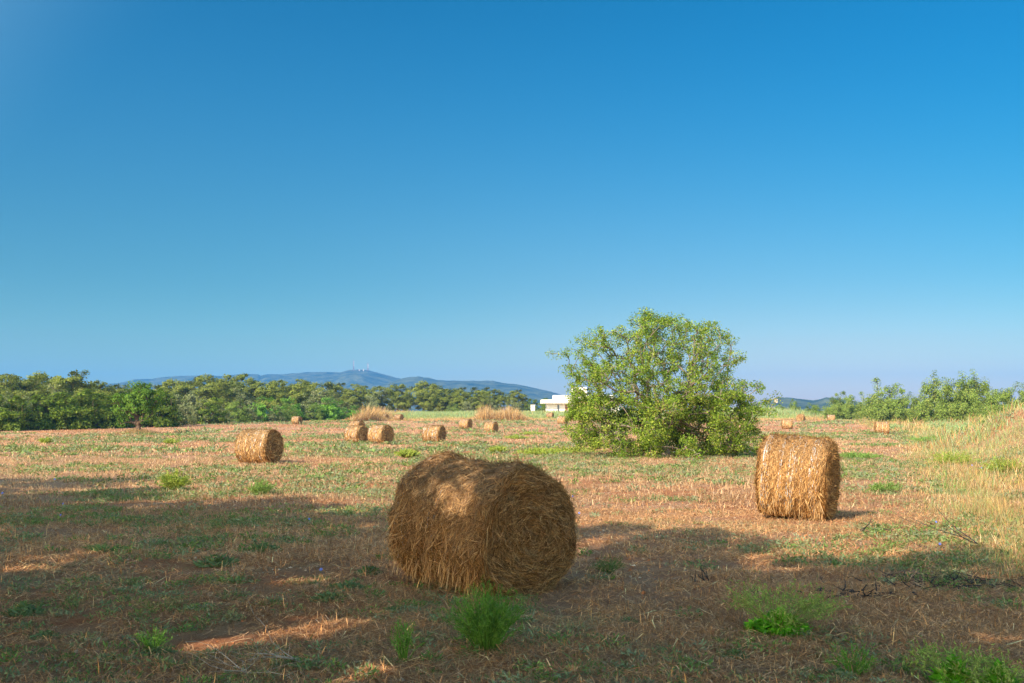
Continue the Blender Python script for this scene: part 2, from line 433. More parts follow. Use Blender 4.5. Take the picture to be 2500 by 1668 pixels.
GOLD = [(.58, .39, .19), (.50, .31, .12), (.42, .27, .14), (.62, .48, .29), (.32, .20, .11), (.54, .34, .12)]
GRN = [(.32, .38, .12), (.24, .34, .10), (.36, .42, .16), (.26, .36, .17)]
PALEG = [(.30, .40, .20), (.34, .44, .26), (.26, .36, .16)]
def tall_grass():
    VV, FF, CC, off = [], [], [], 0
    def add(x, y, H, ww, gmask, pmask=None, lean=.32, dark=1.0):
        nonlocal off
        m = len(x); B = np.stack([x, y, ground(x, y) - .02], 1)
        V, F = blades(B, H, ww, rng.normal(size=(m, 2)) * lean * (.8 + 2.6 * rng.uniform(0, 1, (m, 1)) ** 2) + [[.05, .03]])
        c = pal(GOLD, rng.uniform(0, 1, m), .25)
        g = rng.uniform(0, 1, m) < gmask
        c[g] = pal(GRN, rng.uniform(0, 1, g.sum()), .25)
        if pmask is not None:
            g = rng.uniform(0, 1, m) < pmask
            c[g] = pal(PALEG, rng.uniform(0, 1, g.sum()), .2)
        c = np.clip(c * np.broadcast_to(dark, m)[:, None], 0, 1)
        VV.append(V); FF.append(F + off); CC.append(np.repeat(c, 6, 0)); off += len(V)
    # the bank along the right side
    for (y0, y1, n, ww, hs_) in [(10, 22, 150000, .0055, .30), (22, 45, 220000, .010, .46), (45, 90, 170000, .022, .8), (90, 175, 90000, .05, 1.05)]:
        # tussocks: blades share a root, a colour and a height
        nt_ = n // 26
        ty = np.sqrt(rng.uniform(y0 ** 2, y1 ** 2, nt_)); te = rng.uniform(-2.5, 1, nt_); wdt = .26 * ty + 3
        te = np.where(te < 0, te * (.5 + .02 * ty), te * wdt); tx = edge_x(ty) + te
        k = np.where(rng.uniform(0, 1, n) < .72, rng.integers(0, nt_, n), -1)
        own = k < 0; kk = np.where(own, rng.integers(0, nt_, n), k)
        sc_ = ww * 14
        y = ty[kk] + rng.normal(0, 1, n) * np.where(own, sc_ * 6, sc_); x = tx[kk] + rng.normal(0, 1, n) * np.where(own, sc_ * 6, sc_)
        e = x - edge_x(y)
        ok = rng.uniform(0, 1, n) < np.where(e < 0, np.exp(e / (.5 + .012 * y)), 1) * (.2 + 1.1 * fbm(x * .35, y * .35, 61, 3))
        th_ = rng.gamma(3, .28, nt_); x, y, e, kk, own = x[ok], y[ok], e[ok], kk[ok], own[ok]
        H = hs_ * rng.uniform(.35, 1.1, len(x)) * sstep(-3, 2.5, e + .8) * (.3 + 1.0 * fbm(x * .5, y * .3, 63, 4)) * np.where(own, .6, th_[kk].clip(.3, 1.9))
        g = sstep(.46, .66, fbm(x * .55, y * .22, 64, 4)) * .75 + .06
        tg_ = rng.uniform(0, 1, nt_) < .22; g = np.where(~own & tg_[kk], .9, g * .7)
        p = sstep(.38, .55, fbm(x * .25 + 3, y * .12, 65, 3)) * .9 * np.exp(-((y - 66) / 22) ** 2) * np.exp(-((e - 4) / 6) ** 2)
        add(x, y, H, ww * rng.uniform(.6, 1.6, len(x)), g, p, dark=np.where(own, 1, rng.uniform(.55, 1.25, nt_)[kk]))
    # the rough strip beyond the far edge of the field
    n = 210000
    x = rng.uniform(-48, 125, n); y = 188 + 62 * rng.uniform(0, 1, n) ** 1.4
    y = y + (far_edge(x) - 190) * .9
    moundx = np.exp(-((x + 26) / 2.6) ** 2) + np.exp(-((x + .6) / 3.4) ** 2) + np.exp(-((x + 5.4) / 1.6) ** 2) * .9
    H = rng.uniform(.4, 1.1, n) * (.5 + .7 * fbm(x * .12, y * .12, 71, 3)) * (1 + .9 * np.exp(-((x - 57) / 6) ** 2) + moundx * 1.9 * sstep(206, 192, y)) * (.28 + .95 * sstep(192, 214, y) + moundx * .9).clip(0, 1.3)
    g = np.clip(sstep(.45, .62, fbm(x * .06, y * .1, 72, 3)) * .8 + sstep(192, 205, y) * .65 - moundx * 1.3, 0, .92)
    p = np.clip(sstep(196, 208, y) * .5 * (1 - moundx), 0, 1)
    add(x, y, H, .07 * rng.uniform(.6, 1.5, n), g, p)
    o = mk('tall_grass', np.concatenate(VV), np.concatenate(FF), M_grass, col=np.concatenate(CC))
    tag(o, 'tall golden and green wild grass on the bank and beyond the field', 'wild grass', kind='stuff')
tall_grass()

# ---------------------------------------------------------------- hay bales
def bale_core_mat():
    m, n, b = nodemat('rolled_straw')
    L = n.links.new; N = n.nodes.new
    at = N('ShaderNodeAttribute'); at.attribute_name = 'suv'
    mp = N('ShaderNodeMapping'); mp.inputs['Scale'].default_value = (60, 7, 7)
    L(at.outputs['Vector'], mp.inputs['Vector'])
    t = N('ShaderNodeTexNoise'); t.inputs['Scale'].default_value = 1; t.inputs['Detail'].default_value = 8; t.inputs['Roughness'].default_value = .7
    L(mp.outputs[0], t.inputs['Vector'])
    r = N('ShaderNodeValToRGB'); cr = r.color_ramp; cr.elements.new(.5)
    for e, (p, c) in zip(cr.elements, [(.35, (.05, .028, .014)), (.55, (.18, .105, .05)), (.75, (.42, .28, .14))]): e.position = p; e.color = c + (1,)
    L(t.outputs['Fac'], r.inputs[0]); L(r.outputs[0], b.inputs['Base Color'])
    bp = N('ShaderNodeBump'); bp.inputs['Strength'].default_value = 1; bp.inputs['Distance'].default_value = .03
    L(t.outputs['Fac'], bp.inputs['Height']); L(bp.outputs[0], b.inputs['Normal'])
    b.inputs['Roughness'].default_value = .9
    return m
M_core = bale_core_mat()
HAY = [(.45, .29, .13), (.30, .185, .08), (.60, .42, .21), (.15, .09, .045), (.46, .34, .20), (.72, .56, .33), (.22, .13, .065)]
def bale_radius(t, x, Rb, Lb, seed, rough):
    """barrel radius at angle t, axial x"""
    e = np.abs(x) / (Lb / 2)
    r = Rb * (1 - .07 * np.clip((e - .88) / .12, 0, 1) ** 2)
    if seed == 11: r = r * (.985 + .075 * (x < 0) * np.exp(-((e - .86) / .16) ** 2) * (.5 + .5 * np.clip(np.sin(t) + .3, 0, 1)) - .03 * (x < -.3) * np.clip(-np.sin(t), 0, 1))
    r = r * (.985 + .03 * e ** 3)
    r = r + (fbm(np.cos(t) * 2.2 + x * 3 + 9, np.sin(t) * 2.2 + x * 1.3 + 9, seed, 4) - .5) * rough
    return r
def bale_pt(t, x, r):
    y = np.cos(t) * r; z = np.sin(t) * r
    return x, y, z
def settle(V, Rb):
    V = V.copy(); V[:, 2] += Rb
    z = V[:, 2]; low = np.clip((.22 * Rb - z) / (.22 * Rb), 0, 1.6)
    V[:, 2] = np.where(z < .22 * Rb, .22 * Rb - .22 * Rb * (1 - np.exp(-low * 1.25)) / (1 - math.exp(-1.25)) * .72, z) - .16 * .22 * Rb
    V[:, 1] *= 1 + .035 * np.clip(1 - z / (1.3 * Rb), 0, 1)
    return V
def make_bale(name, loc, ang, seed, Rb=.6, Lb=1.22, nb=9000, nf=3000, sw=.008, sl_=.16, rough=.05, shag=1.0, netn=46, droop=0, tint=(1.0, .88, .70), net_lift=.009):
    rs = np.random.default_rng(seed)
    root = empty(name, loc, ang)
    # core
    nt_, nx = 96, 36
    t = np.linspace(0, 2 * math.pi, nt_, endpoint=False); x = np.linspace(-Lb / 2, Lb / 2, nx)
    T, X = np.meshgrid(t, x); r = bale_radius(T, X, Rb, Lb, seed, rough)
    V = np.stack([X, np.cos(T) * r, np.sin(T) * r], -1).reshape(-1, 3)
    UV = np.stack([X, T * Rb * .4, np.zeros_like(X)], -1).reshape(-1, 3)
    i = np.arange(nx - 1)[:, None] * nt_; j = np.arange(nt_)[None]; jn = (j + 1) % nt_
    F = [np.stack([i + j, i + jn, i + nt_ + jn, i + nt_ + j], -1).reshape(-1, 4)]
    def face_x(rn, T, s):
        return s * (Lb / 2 + .035 * (1 - rn ** 3) - .05 * np.exp(-(rn / .12) ** 2) + .022 * np.sin(rn * 30 + T) * (1 - rn * .8) + (fbm(rn * 5 * np.cos(T) + 9, rn * 5 * np.sin(T) + 9, seed + 5, 4) - .5) * .12)
    for s in (-1, 1):
        off = len(V); rings = np.linspace(1, .02, 26)
        for kk, rn in enumerate(rings):
            rr = bale_radius(t, np.full(nt_, s * Lb / 2), Rb, Lb, seed, rough) * rn
            xx = face_x(np.full(nt_, rn), t, s) if kk else np.full(nt_, s * Lb / 2)
            V = np.vstack([V, np.stack([xx, np.cos(t) * rr, np.sin(t) * rr], -1)])
            UV = np.vstack([UV, np.stack([np.full(nt_, rn * Rb), t * .4 * Rb * (rn + .2), np.full(nt_, 3.)], -1)])
        i = off + np.arange(25)[:, None] * nt_
        q = np.stack([i + j, i + nt_ + j, i + nt_ + jn, i + jn], -1).reshape(-1, 4)
        F.append(q if s < 0 else q[:, ::-1])
    mk('straw_roll', settle(V, Rb), F, M_core, root, smooth=True, uv=UV)
    # strands wound round the barrel and lying on the end faces
    SV, SF, SC, off = [], [], [], 0
    def strand(P, Nn, W, c):
        nonlocal off
        n, k, _ = P.shape
        tg = np.gradient(P, axis=1); sd = unit(np.cross(tg, Nn)); tw = rs.uniform(-.9, .9, (n, 1, 1))
        sd = unit(sd + tw * Nn)
        wv = (np.sin(np.linspace(.35, math.pi - .35, k))[None, :, None]) * W[:, None, None] * .5
        V_ = np.stack([P - sd * wv, P + sd * wv], 2).reshape(-1, 3)
        ii = (np.arange(n) * 2 * k)[:, None, None]; jj = (np.arange(k - 1) * 2)[None, :, None]
        F_ = (ii + jj + np.array([[[0, 1, 3, 2]]])).reshape(-1, 4)
        SV.append(V_); SF.append(F_ + off); SC.append(np.repeat(c, 2 * k, 0)); off += len(V_)
    k = 4; u = np.linspace(-.5, .5, k)[None]
    n = nb
    t0 = rs.uniform(0, 2 * math.pi, n); x0 = rs.uniform(-1, 1, n); x0 = np.sign(x0) * np.abs(x0) ** .85 * Lb / 2
    Ls = sl_ * rs.gamma(3, .36, n); aa = rs.normal(0, .38, n) * shag + .2 * (fbm(x0 * 4, t0 * 2, seed, 2) - .5)
    curl = rs.normal(0, .5, n)
    T = t0[:, None] + u * (Ls * np.cos(aa))[:, None] / Rb
    X = x0[:, None] + u * (Ls * np.sin(aa))[:, None] + (u ** 2) * (curl * Ls)[:, None] * .5
    X = np.clip(X, -Lb / 2 - .03, Lb / 2 + .03)
    rr = bale_radius(T, X, Rb, Lb, seed, rough) + .004 + rs.uniform(0, .012, (n, 1)) * shag
    rr = rr + (np.abs(u) * 2) ** 2 * rs.gamma(1.2, .011, (n, 1)) * shag * np.where(u > 0, 1, .3)
    P = np.stack([X, np.cos(T) * rr, np.sin(T) * rr], -1); Nn = np.stack([0 * X, np.cos(T), np.sin(T)], -1)
    c = pal(HAY, rs.uniform(0, 1, n), .3, rs)
    # the weathered skin on top is greyer, the underside browner
    tp = sstep(.1, .95, np.sin(t0))[:, None] * .45 * rs.uniform(.2, 1, (n, 1))
    c = c * (1 - tp) + tp * np.array([[.42, .36, .30]])
    strand(P, Nn, sw * rs.uniform(.6, 1.6, n), c * [tint])
    for s in (-1, 1):
        n = nf
        rn = np.sqrt(rs.uniform(.0005, 1, n)); t0 = rs.uniform(0, 2 * math.pi, n)
        Ls = sl_ * .95 * rs.gamma(3, .36, n); aa = rs.normal(0, .27, n) * shag
        ds = np.cos(aa) * Ls; dr = np.sin(aa) * Ls
        RN = np.clip(rn[:, None] + u * dr[:, None] / Rb + .10 * (u ** 2) * rs.normal(0, 1, (n, 1)), .01, 1.01)
        T = t0[:, None] + u * (ds / (Rb * np.maximum(rn, .10)))[:, None]
        rb = bale_radius(T, np.full_like(T, s * Lb / 2), Rb, Lb, seed, rough) * RN
        XX = face_x(RN, T, s) + s * (.004 + rs.uniform(0, .02, (n, 1)) * shag + (np.abs(u) * 2) ** 2 * rs.gamma(1.1, .012, (n, 1)) * shag)
        P = np.stack([XX, np.cos(T) * rb, np.sin(T) * rb], -1); Nn = np.zeros_like(P); Nn[..., 0] = s
        c = pal(HAY, rs.uniform(0, 1, n), .3, rs) * .93
        strand(P, Nn, sw * rs.uniform(.6, 1.5, n), c * [tint])
        # ragged rim
        n = int(nf * .5 * shag); t0 = rs.uniform(0, 2 * math.pi, n); Ls = sl_ * .75 * rs.gamma(2.5, .4, n); aa = rs.normal(0, .8, n)
        T = t0[:, None] + u * (Ls * np.cos(aa))[:, None] / Rb
        rb = bale_radius(T, np.full_like(T, s * Lb / 2), Rb, Lb, seed, rough) + rs.normal(0, .012, (n, 1)) + u * (Ls * np.sin(aa) * .45)[:, None]
        XX = s * (Lb / 2 + rs.normal(0, .02, (n, 1)) + np.abs(u) * Ls[:, None] * rs.uniform(-.2, .5, (n, 1)))
        P = np.stack([XX, np.cos(T) * rb, np.sin(T) * rb], -1); Nn = np.zeros_like(P); Nn[..., 0] = s
        strand(P, Nn, sw * rs.uniform(.5, 1.3, n), pal(HAY, rs.uniform(0, 1, n), .3, rs) * [tint])
    # loose fringe that hangs to the ground
    if droop:
        n = droop; xs = rs.uniform(-1, 1, n) * Lb / 2
        front = rs.uniform(0, 1, n) < .75
        yy = np.where(front, -1, 1) * Rb * rs.uniform(.45, .93, n); zz = -np.sqrt(np.maximum(Rb ** 2 - yy ** 2, 0)) * rs.uniform(.8, 1, n)
        Ls = rs.uniform(.05, .24, n)
        fall = np.linspace(0, 1, k)[None] * Ls[:, None]
        P = np.stack([xs[:, None] + fall * rs.normal(0, .3, (n, 1)), yy[:, None] * (1 + .05) + fall * rs.normal(-.02, .15, (n, 1)), np.maximum(zz[:, None] - fall, -Rb * .97)], -1)
        Nn = np.zeros_like(P); Nn[..., 1] = -1
        strand(P, Nn, sw * rs.uniform(.5, 1.2, n), pal([(.56, .37, .17), (.60, .42, .22), (.40, .23, .09)], rs.uniform(0, 1, n), .25, rs))
    SVv = np.concatenate(SV)
    mk('loose_straw', settle(SVv, Rb), np.concatenate(SF), M_straw, root, col=np.concatenate(SC))
    # net wrap: bands of fine plastic thread round the barrel, half buried
    NV, NF, off = [], [], 0
    nn_ = 64
    bands = rs.choice([-.86, -.8, -.36, -.1, .28, .62, .68, .74, -.74, .05], netn) + rs.normal(0, .045, netn)
    for bx in bands:
        tt = np.linspace(0, 2 * math.pi, nn_, endpoint=False) + rs.uniform(0, 6)
        arc = int(nn_ * rs.uniform(.15, .6)); tt = tt[:arc]
        xx = bx * Lb / 2 + np.cumsum(rs.normal(0, .0025, arc)) + np.linspace(0, rs.normal(0, .03), arc)
        rr = bale_radius(tt, xx, Rb, Lb, seed, rough) + net_lift + rs.uniform(0, .010, arc)
        wv = sw * .45
        A = np.stack([xx - wv, np.cos(tt) * rr, np.sin(tt) * rr], -1); B = A + [[2 * wv, 0, 0]]
        NV.append(np.stack([A, B], 1).reshape(-1, 3))
        ii = (np.arange(arc - 1) * 2)[:, None] + off
        NF.append(ii + [[0, 1, 3, 2]]); off += 2 * arc
    mk('net_wrap', settle(np.concatenate(NV), Rb), np.concatenate(NF), M_net, root)
    return root

def gloc(px, d): x = wx(px, d); return (x, d, float(ground(x, d)))
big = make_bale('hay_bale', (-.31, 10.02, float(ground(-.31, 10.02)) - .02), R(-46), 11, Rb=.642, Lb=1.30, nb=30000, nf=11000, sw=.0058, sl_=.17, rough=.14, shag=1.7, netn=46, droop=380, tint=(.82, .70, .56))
big.scale = (1.01, 1.0, .975); big.rotation_euler = (0, R(2.2), R(-46))
tag(big, 'largest hay bale, shaded and shaggy, in the middle foreground', 'hay bale', 'round hay bales scattered over the field')
pb = make_bale('hay_bale', gloc(1940, 16.1), R(-27), 23, Rb=.645, Lb=.97, nb=22000, nf=7000, sw=.0075, sl_=.15, rough=.10, shag=1.35, netn=120, droop=160, tint=(.95, .78, .56), net_lift=.0125)
pb.rotation_euler = (0, R(3.6), R(-27)); pb.location.z += .03
tag(pb, 'second largest hay bale, sunlit with pale net bands, right of the leafy tree', 'hay bale', 'round hay bales scattered over the field')
kb = make_bale('hay_bale', gloc(635, 35.6), R(-18), 31, Rb=.605, Lb=1.13, nb=8000, nf=3000, sw=.019, sl_=.2, rough=.05, netn=50)
tag(kb, 'golden hay bale with dark end face, nearest bale left of the shaded one', 'hay bale', 'round hay bales scattered over the field')
protos = [make_bale('hay_bale', (0, 0, 0), 0, 40 + s, Rb=.6, Lb=1.14, nb=3600, nf=1300, sw=.034, sl_=.24, rough=.06, netn=26) for s in range(3)]
FB = [  # px, distance, axis angle, label
    (872, 67, -36, 'left one of the touching pair of hay bales in mid field'),
    (930, 64.5, -35, 'right one of the touching pair of hay bales in mid field'),
    (872, 104, -30, 'hay bale mostly hidden behind the left one of the pair'),
    (1060, 66, -21, 'hay bale standing alone right of the touching pair'),
    (1137, 122, -28, 'small hay bale left of the one nearest the white villa line'),
    (1199, 107, -28, 'hay bale standing alone in mid field below the white villa'),
    (1343, 200, -21, 'tiny hay bale at the field edge below the white villa'),
    (1374, 145, -34, 'hay bale half hidden by the left edge of the leafy tree'),
    (939, 186, -32, 'left one of two tiny hay bales at the far edge by the orange mound'),
    (974, 186, -29, 'right one of two tiny hay bales at the far edge by the orange mound'),
    (725, 146, -20, 'small hay bale in front of the green hedge on the left'),
    (1921, 123, -15, 'small hay bale just right of the leafy tree, nearer than its two neighbours'),
    (1955, 176, -121, 'tiny hay bale showing its round end at the far right edge'),
    (2029, 170, -15, 'tiny hay bale side on at the foot of the pale grass mound'),
    (2152, 97, -13, 'hay bale side on beside green weeds near the right bank'),
]
for i, (px, d, a, lab) in enumerate(FB):
    o = protos[i] if i < 3 else copy_tree(protos[i % 3])
    o.location = gloc(px, d); o.rotation_euler = (0, 0, R(a))
    s = .96 + .08 * ((i * 7) % 5) / 4; o.scale = (s, s, s)
    tag(o, lab, 'hay bale', 'round hay bales scattered over the field')

# ---------------------------------------------------------------- trees
def grow(tips, trunk, rs, r_tip=.012, expo=.45, up=.12, step=.5):
    """join every tip to the nearest limb; returns segments with tapering radii"""
    nodes = [np.array(p, float) for p in trunk]; par = [-1] + list(range(len(trunk) - 1))
    base = nodes[0]
    plen = [0.0]
    for a in range(1, len(nodes)): plen.append(plen[-1] + np.linalg.norm(nodes[a] - nodes[a - 1]))
    order = np.argsort(np.linalg.norm(tips - base, axis=1))
    tipidx = []
    lo = max(1, len(trunk) // 2)
    for t in order:
        T = tips[t]; A = np.array(nodes)
        dd = np.linalg.norm(A - T, axis=1); cost = dd + .25 * np.array(plen)
        cost[:lo] += 3
        cost[A[:, 2] > T[2] + .6] += 2
        k = int(np.argmin(cost)); L = dd[k]; m = max(2, int(L / step)); prev = k; P0 = nodes[k]
        bow = rs.normal(0, .07, 3) * L
        for q in range(1, m + 1):
            f = q / m
            p = P0 + (T - P0) * f + bow * math.sin(f * math.pi) + np.array([0, 0, up * L * math.sin(f * math.pi)])
            nodes.append(p); par.append(prev); plen.append(plen[prev] + L / m); prev = len(nodes) - 1
        tipidx.append(prev)
    cnt = np.zeros(len(nodes))
    for t in tipidx:
        k = t
        while k >= 0: cnt[k] += 1; k = par[k]
    cnt = np.maximum(cnt, 1); r = r_tip * cnt ** expo
    N = np.array(nodes)
    segs = [np.concatenate([N[par[k]], N[k], [r[par[k]] if par[k] != 0 else r[par[k]] * 1.25, r[k]]]) for k in range(1, len(nodes))]
    return np.array(segs), N, par, cnt

def clump_leaves(tips, N, par, cnt, rs, nl, rad, size, asp, cols, jit=.25, flat=.8, outb=None, njit=.9, tail=.35):
    """leaf clouds round the tips and sparser ones along thin twigs"""
    C = []; K = []
    m = len(tips)
    q = rs.normal(size=(m, nl, 3)); q *= (rs.uniform(0, 1, (m, nl, 1)) ** .45) / np.linalg.norm(q, axis=2, keepdims=True)
    rr = rad * rs.uniform(.55, 1.35, (m, 1, 1)); q[..., 2] *= flat
    C.append((tips[:, None] + q * rr).reshape(-1, 3)); tone = rs.uniform(0, 1, m); K.append(np.repeat(tone, nl))
    thin = np.where(cnt <= 2)[0]; thin = thin[thin > 0]
    if tail and len(thin):
        nt2 = max(1, int(nl * tail))
        q2 = rs.normal(size=(len(thin), nt2, 3)) * rad * .4
        C.append((N[thin][:, None] + q2).reshape(-1, 3)); K.append(np.repeat(rs.uniform(0, 1, len(thin)), nt2))
    C = np.concatenate(C); K = np.concatenate(K)
    nrm = None
    if outb is not None:
        nrm = unit(C - np.asarray(outb)[None])
        nrm[:, 2] += .35
    V, F = leaves(C, size * rs.uniform(.6, 1.4, len(C)), size * asp * rs.uniform(.7, 1.3, len(C)), nrm, njit, rs)
    c = pal(cols, np.clip(K * .6 + rs.uniform(0, .4, len(C)), 0, .999), jit, rs)
    return V, F, c, C

# --- the big many-stemmed tree
def leafy_tree():
    rs = np.random.default_rng(101); D = 42.0
    s = D / FPX
    x0 = wx(1625, D); g = float(ground(x0, D))
    root = empty('leafy_tree', (x0, D, g))
    tag(root, 'large spreading leafy tree with many bare limbs standing alone in the field', 'tree')
    # silhouette: half widths left and right of the stem against height above ground (photo shape in metres)
    hts = np.array([0, 38, 93, 147, 202, 256, 297, 324, 338, 349]) * s
    lft = np.array([222, 232, 238, 240, 258, 246, 212, 132, 102, 60]) * s
    rgt = np.array([222, 232, 242, 250, 214, 176, 156, 112, 0, -12]) * s
    tips = []
    while len(tips) < 1250:
        h = rs.uniform(.03, 1) * hts[-1]; a = rs.uniform(0, 2 * math.pi); q = rs.uniform(.0, 1) ** .5
        l, r = np.interp(h, hts, lft), np.interp(h, hts, rgt)
        cx, hw = (r - l) / 2, (r + l) / 2
        if rs.uniform() > hw / 4.2 + .12: continue
        lump = .84 + .30 * fbm(np.array([math.cos(a) * 2.4 + h * 1.2 + 7]), np.array([math.sin(a) * 2.4 + h * .9 + 5]), 9, 3)[0]
        x = cx + hw * q * math.cos(a) * min(lump, 1.04); y = hw * .85 * q * math.sin(a) * lump
        if fbm(np.array([x * .9 + 20]), np.array([h * .9 + y * .5 + 20]), 14, 2)[0] < .365 + .04 * (h > 2.6): continue
        if rs.uniform() < .09: x *= 1.10; y *= 1.1; h *= 1.04
        tips.append((x, y, max(h, .12)))
    tips += [(rs.uniform(-4.1, -2.6), rs.uniform(-1.2, 1), rs.uniform(1.6, 3.9)) for _ in range(95)]
    tips += [(2.7, -.4, 2.5), (3.6, .2, 1.9), (4.3, .3, 2.3), (4.65, .2, 2.45), (-2.7, 0, 5.0), (-2.2, .3, 5.15), (-1.9, .1, 5.45), (-.9, .2, 5.75), (-.6, -.3, 5.8), (-.1, .3, 5.7), (2.0, .2, 5.35), (2.7, .3, 5.1), (1.2, .1, 5.3)]
    tips = np.array(tips)
    trunk = [(0, 0, -.1), (.03, 0, .25), (-.05, .02, .5)]
    stems = []
    N0 = list(trunk); 
    segs, N, par, cnt = grow(tips, [(0, 0, -.1), (.0, 0, .2), (-.12, .02, .6), (-.35, .1, 1.3), (-.3, .0, 2.1), (-.5, 0, 3.0)], rs, r_tip=.010, expo=.40, up=.06, step=.35)
    V, F = tubes(segs, 6); mk('trunk', V, F, M_greybark, root, smooth=True)
    low = tips[:, 2] < 2.6
    cols = [(.10, .185, .022), (.155, .255, .03), (.22, .32, .04), (.115, .19, .027), (.30, .37, .055), (.14, .205, .035)]
    V1, F1, c1, _ = clump_leaves(tips[low], N, par, cnt * 0 + 9, rs, 105, .34, .095, .5, cols + [(.28, .22, .10)], tail=0, outb=(0, 0, 1.6), njit=1.5)
    V2, F2, c2, _ = clump_leaves(tips[~low], N, par, cnt, rs, 56, .26, .085, .5, cols, tail=.06, outb=(0, 0, 2.2), njit=1.5)
    mk('crown', np.concatenate([V1, V2]), np.concatenate([F1, F2 + len(V1)]), M_leaf, root, col=np.repeat(np.concatenate([c1, c2]), 4, 0))
    # dead twigs showing between the leaves
    dt = []
    for k in range(520):
        t = tips[rs.integers(len(tips))]; d = unit(rs.normal(size=3) + np.array([0, 0, .4])); L = rs.uniform(.25, .7)
        a = t - d * L * .4; dt.append(np.concatenate([a, a + d * L, [.008, .004]]))
    V, F = tubes(np.array(dt), 3); mk('bare_twigs', V, F, M_dead, root)['kind'] = 'stuff'
    # suckers and dry stalks round the foot
leafy_tree()

def generic_tree(name, rs, H, W, trunk_h, ntips, nl, rad, size, cols, mleaf, bark=M_bark, r_tip=.02, shape='round', asp=.6, flat=.75, trunkc=1.0, njit=.8):
    tips = []
    while len(tips) < ntips:
        q = rs.normal(size=3); q /= np.linalg.norm(q); rr = rs.uniform(.0, 1) ** .33
        lump = .75 + .5 * fbm(np.array([q[0] * 1.6 + 5]), np.array([q[1] * 1.6 + q[2] * 1.3 + 5]), int(rs.integers(1, 4)), 2)[0]
        p = q * rr * lump
        if shape == 'umbrella' and p[2] < -.45: continue
        ch = (H - trunk_h) / 2
        x, y, z = p[0] * W / 2, p[1] * W / 2, trunk_h + ch + p[2] * ch
        if shape == 'bush':
            z = abs(p[2]) * H * .95; sc = 1.0; x, y = x * sc, y * sc
        tips.append((x, y, max(z, .15)))
    tips = np.array(tips)
    k = [(0, 0, -.3), (rs.normal(0, .08), rs.normal(0, .08), trunk_h * .5), (rs.normal(0, .15), rs.normal(0, .15), max(trunk_h, .3)), (rs.normal(0, .3), rs.normal(0, .3), trunk_h + (H - trunk_h) * .4)]
    segs, N, par, cnt = grow(tips, k, rs, r_tip=r_tip, expo=.45 * trunkc, step=.9)
    root = empty(name, (0, 0, 0))
    V, F = tubes(segs, 5); mk('trunk', V, F, bark, root, smooth=True)
    V, F, c, C = clump_leaves(tips, N, par, cnt, rs, nl, rad, size, asp, cols, flat=flat, tail=0, outb=(0, 0, trunk_h + (H - trunk_h) * .35), njit=njit)
    mk('crown', V, F, mleaf, root, col=np.repeat(c, 4, 0))
    return root
PINE = [(.13, .165, .03), (.15, .185, .035), (.18, .21, .042), (.13, .165, .035), (.20, .22, .05)]
HEDGE = [(.085, .14, .018), (.115, .18, .022), (.17, .24, .03), (.095, .145, .025), (.205, .25, .04)]
LUSH = [(.12, .26, .035), (.16, .32, .045), (.10, .21, .035)]
OLIVE = [(.17, .20, .09), (.21, .24, .11), (.14, .17, .07), (.25, .265, .13)]
LIGHT = [(.17, .25, .055), (.22, .31, .065), (.14, .21, .045), (.27, .33, .085)]
rs = np.random.default_rng(5)
P_pine = [generic_tree('pine_tree', rs, 8, 7.6 + k, 1.0, 85, 85, .9, .40, PINE, M_needle, flat=.6, njit=.6) for k in range(3)]
P_hedge = [generic_tree('evergreen_tree', rs, 5, 6, .4, 70, 80, .75, .30, HEDGE, M_leaf, shape='bush') for k in range(2)]
P_lush = [generic_tree('green_bush', rs, 4, 5.5, .3, 50, 80, .7, .32, LUSH, M_leaf, shape='bush')]
P_olive = [generic_tree('olive_tree', rs, 4, 5, .5, 50, 70, .7, .26, OLIVE, M_leaf, shape='bush') for k in range(2)]
P_light = [generic_tree('wild_shrub', rs, 5, 6, .5, 120, 105, .72, .21, LIGHT, M_leaf, shape='bush', r_tip=.015) for k in range(2)]
NATH = {id(p): h for ps, h in ((P_pine, 8), (P_hedge, 5), (P_lush, 4), (P_olive, 4), (P_light, 5)) for p in ps}
used = set()
def plant(ps, px, ytop, d, wscale=1.0, label='', cat='tree', group=None, zoff=0):
    p = ps[int(rs.integers(len(ps)))]
    x = wx(px, d); g = float(ground(x, d)) + zoff
    H = wz(ytop, d) - g
    o = p if id(p) not in used else copy_tree(p)
    h0 = NATH[id(p)]; used.add(id(p))
    s = H / h0
    o.location = (x, d, g); o.rotation_euler = (0, 0, float(rs.uniform(0, 6.28))); o.scale = (s * wscale, s * wscale, s)
    tag(o, label, cat, group)
    return o
GP = 'pines in the wood behind the field'
# skyline pines
SKY = [(-30, 915), (12, 913), (52, 914), (98, 911), (140, 922), (168, 906), (205, 925), (236, 929), (280, 940), (415, 928), (452, 930), (492, 917), (540, 918), (592, 912), (645, 929), (684, 928), (735, 926), (778, 931), (826, 935),
       (872, 938), (925, 943), (972, 938), (1035, 932), (1078, 941), (1125, 946), (1172, 947), (1208, 951), (1262, 952)]
ORD = 'first second third fourth fifth sixth seventh eighth ninth tenth eleventh twelfth thirteenth fourteenth fifteenth sixteenth seventeenth eighteenth nineteenth'.split()
def nth(i, n):
    return ('leftmost' if i == 0 else 'rightmost' if i == n - 1 else ORD[i] + ' from the left' if i < n / 2 or i < 10 and n > 20 else ORD[n - 1 - i] + ' from the right')
for i, (px, yt) in enumerate(SKY):
    d = (165 if px < 300 else 205 if px < 800 else 250) + (i * 37 % 23)
    plant(P_pine, px, yt - 2, d, 1.0 + .12 * math.sin(i * 2.3), 'olive pine on the skyline of the wood, ' + nth(i, len(SKY)), 'pine tree', 'pines on the skyline of the wood')
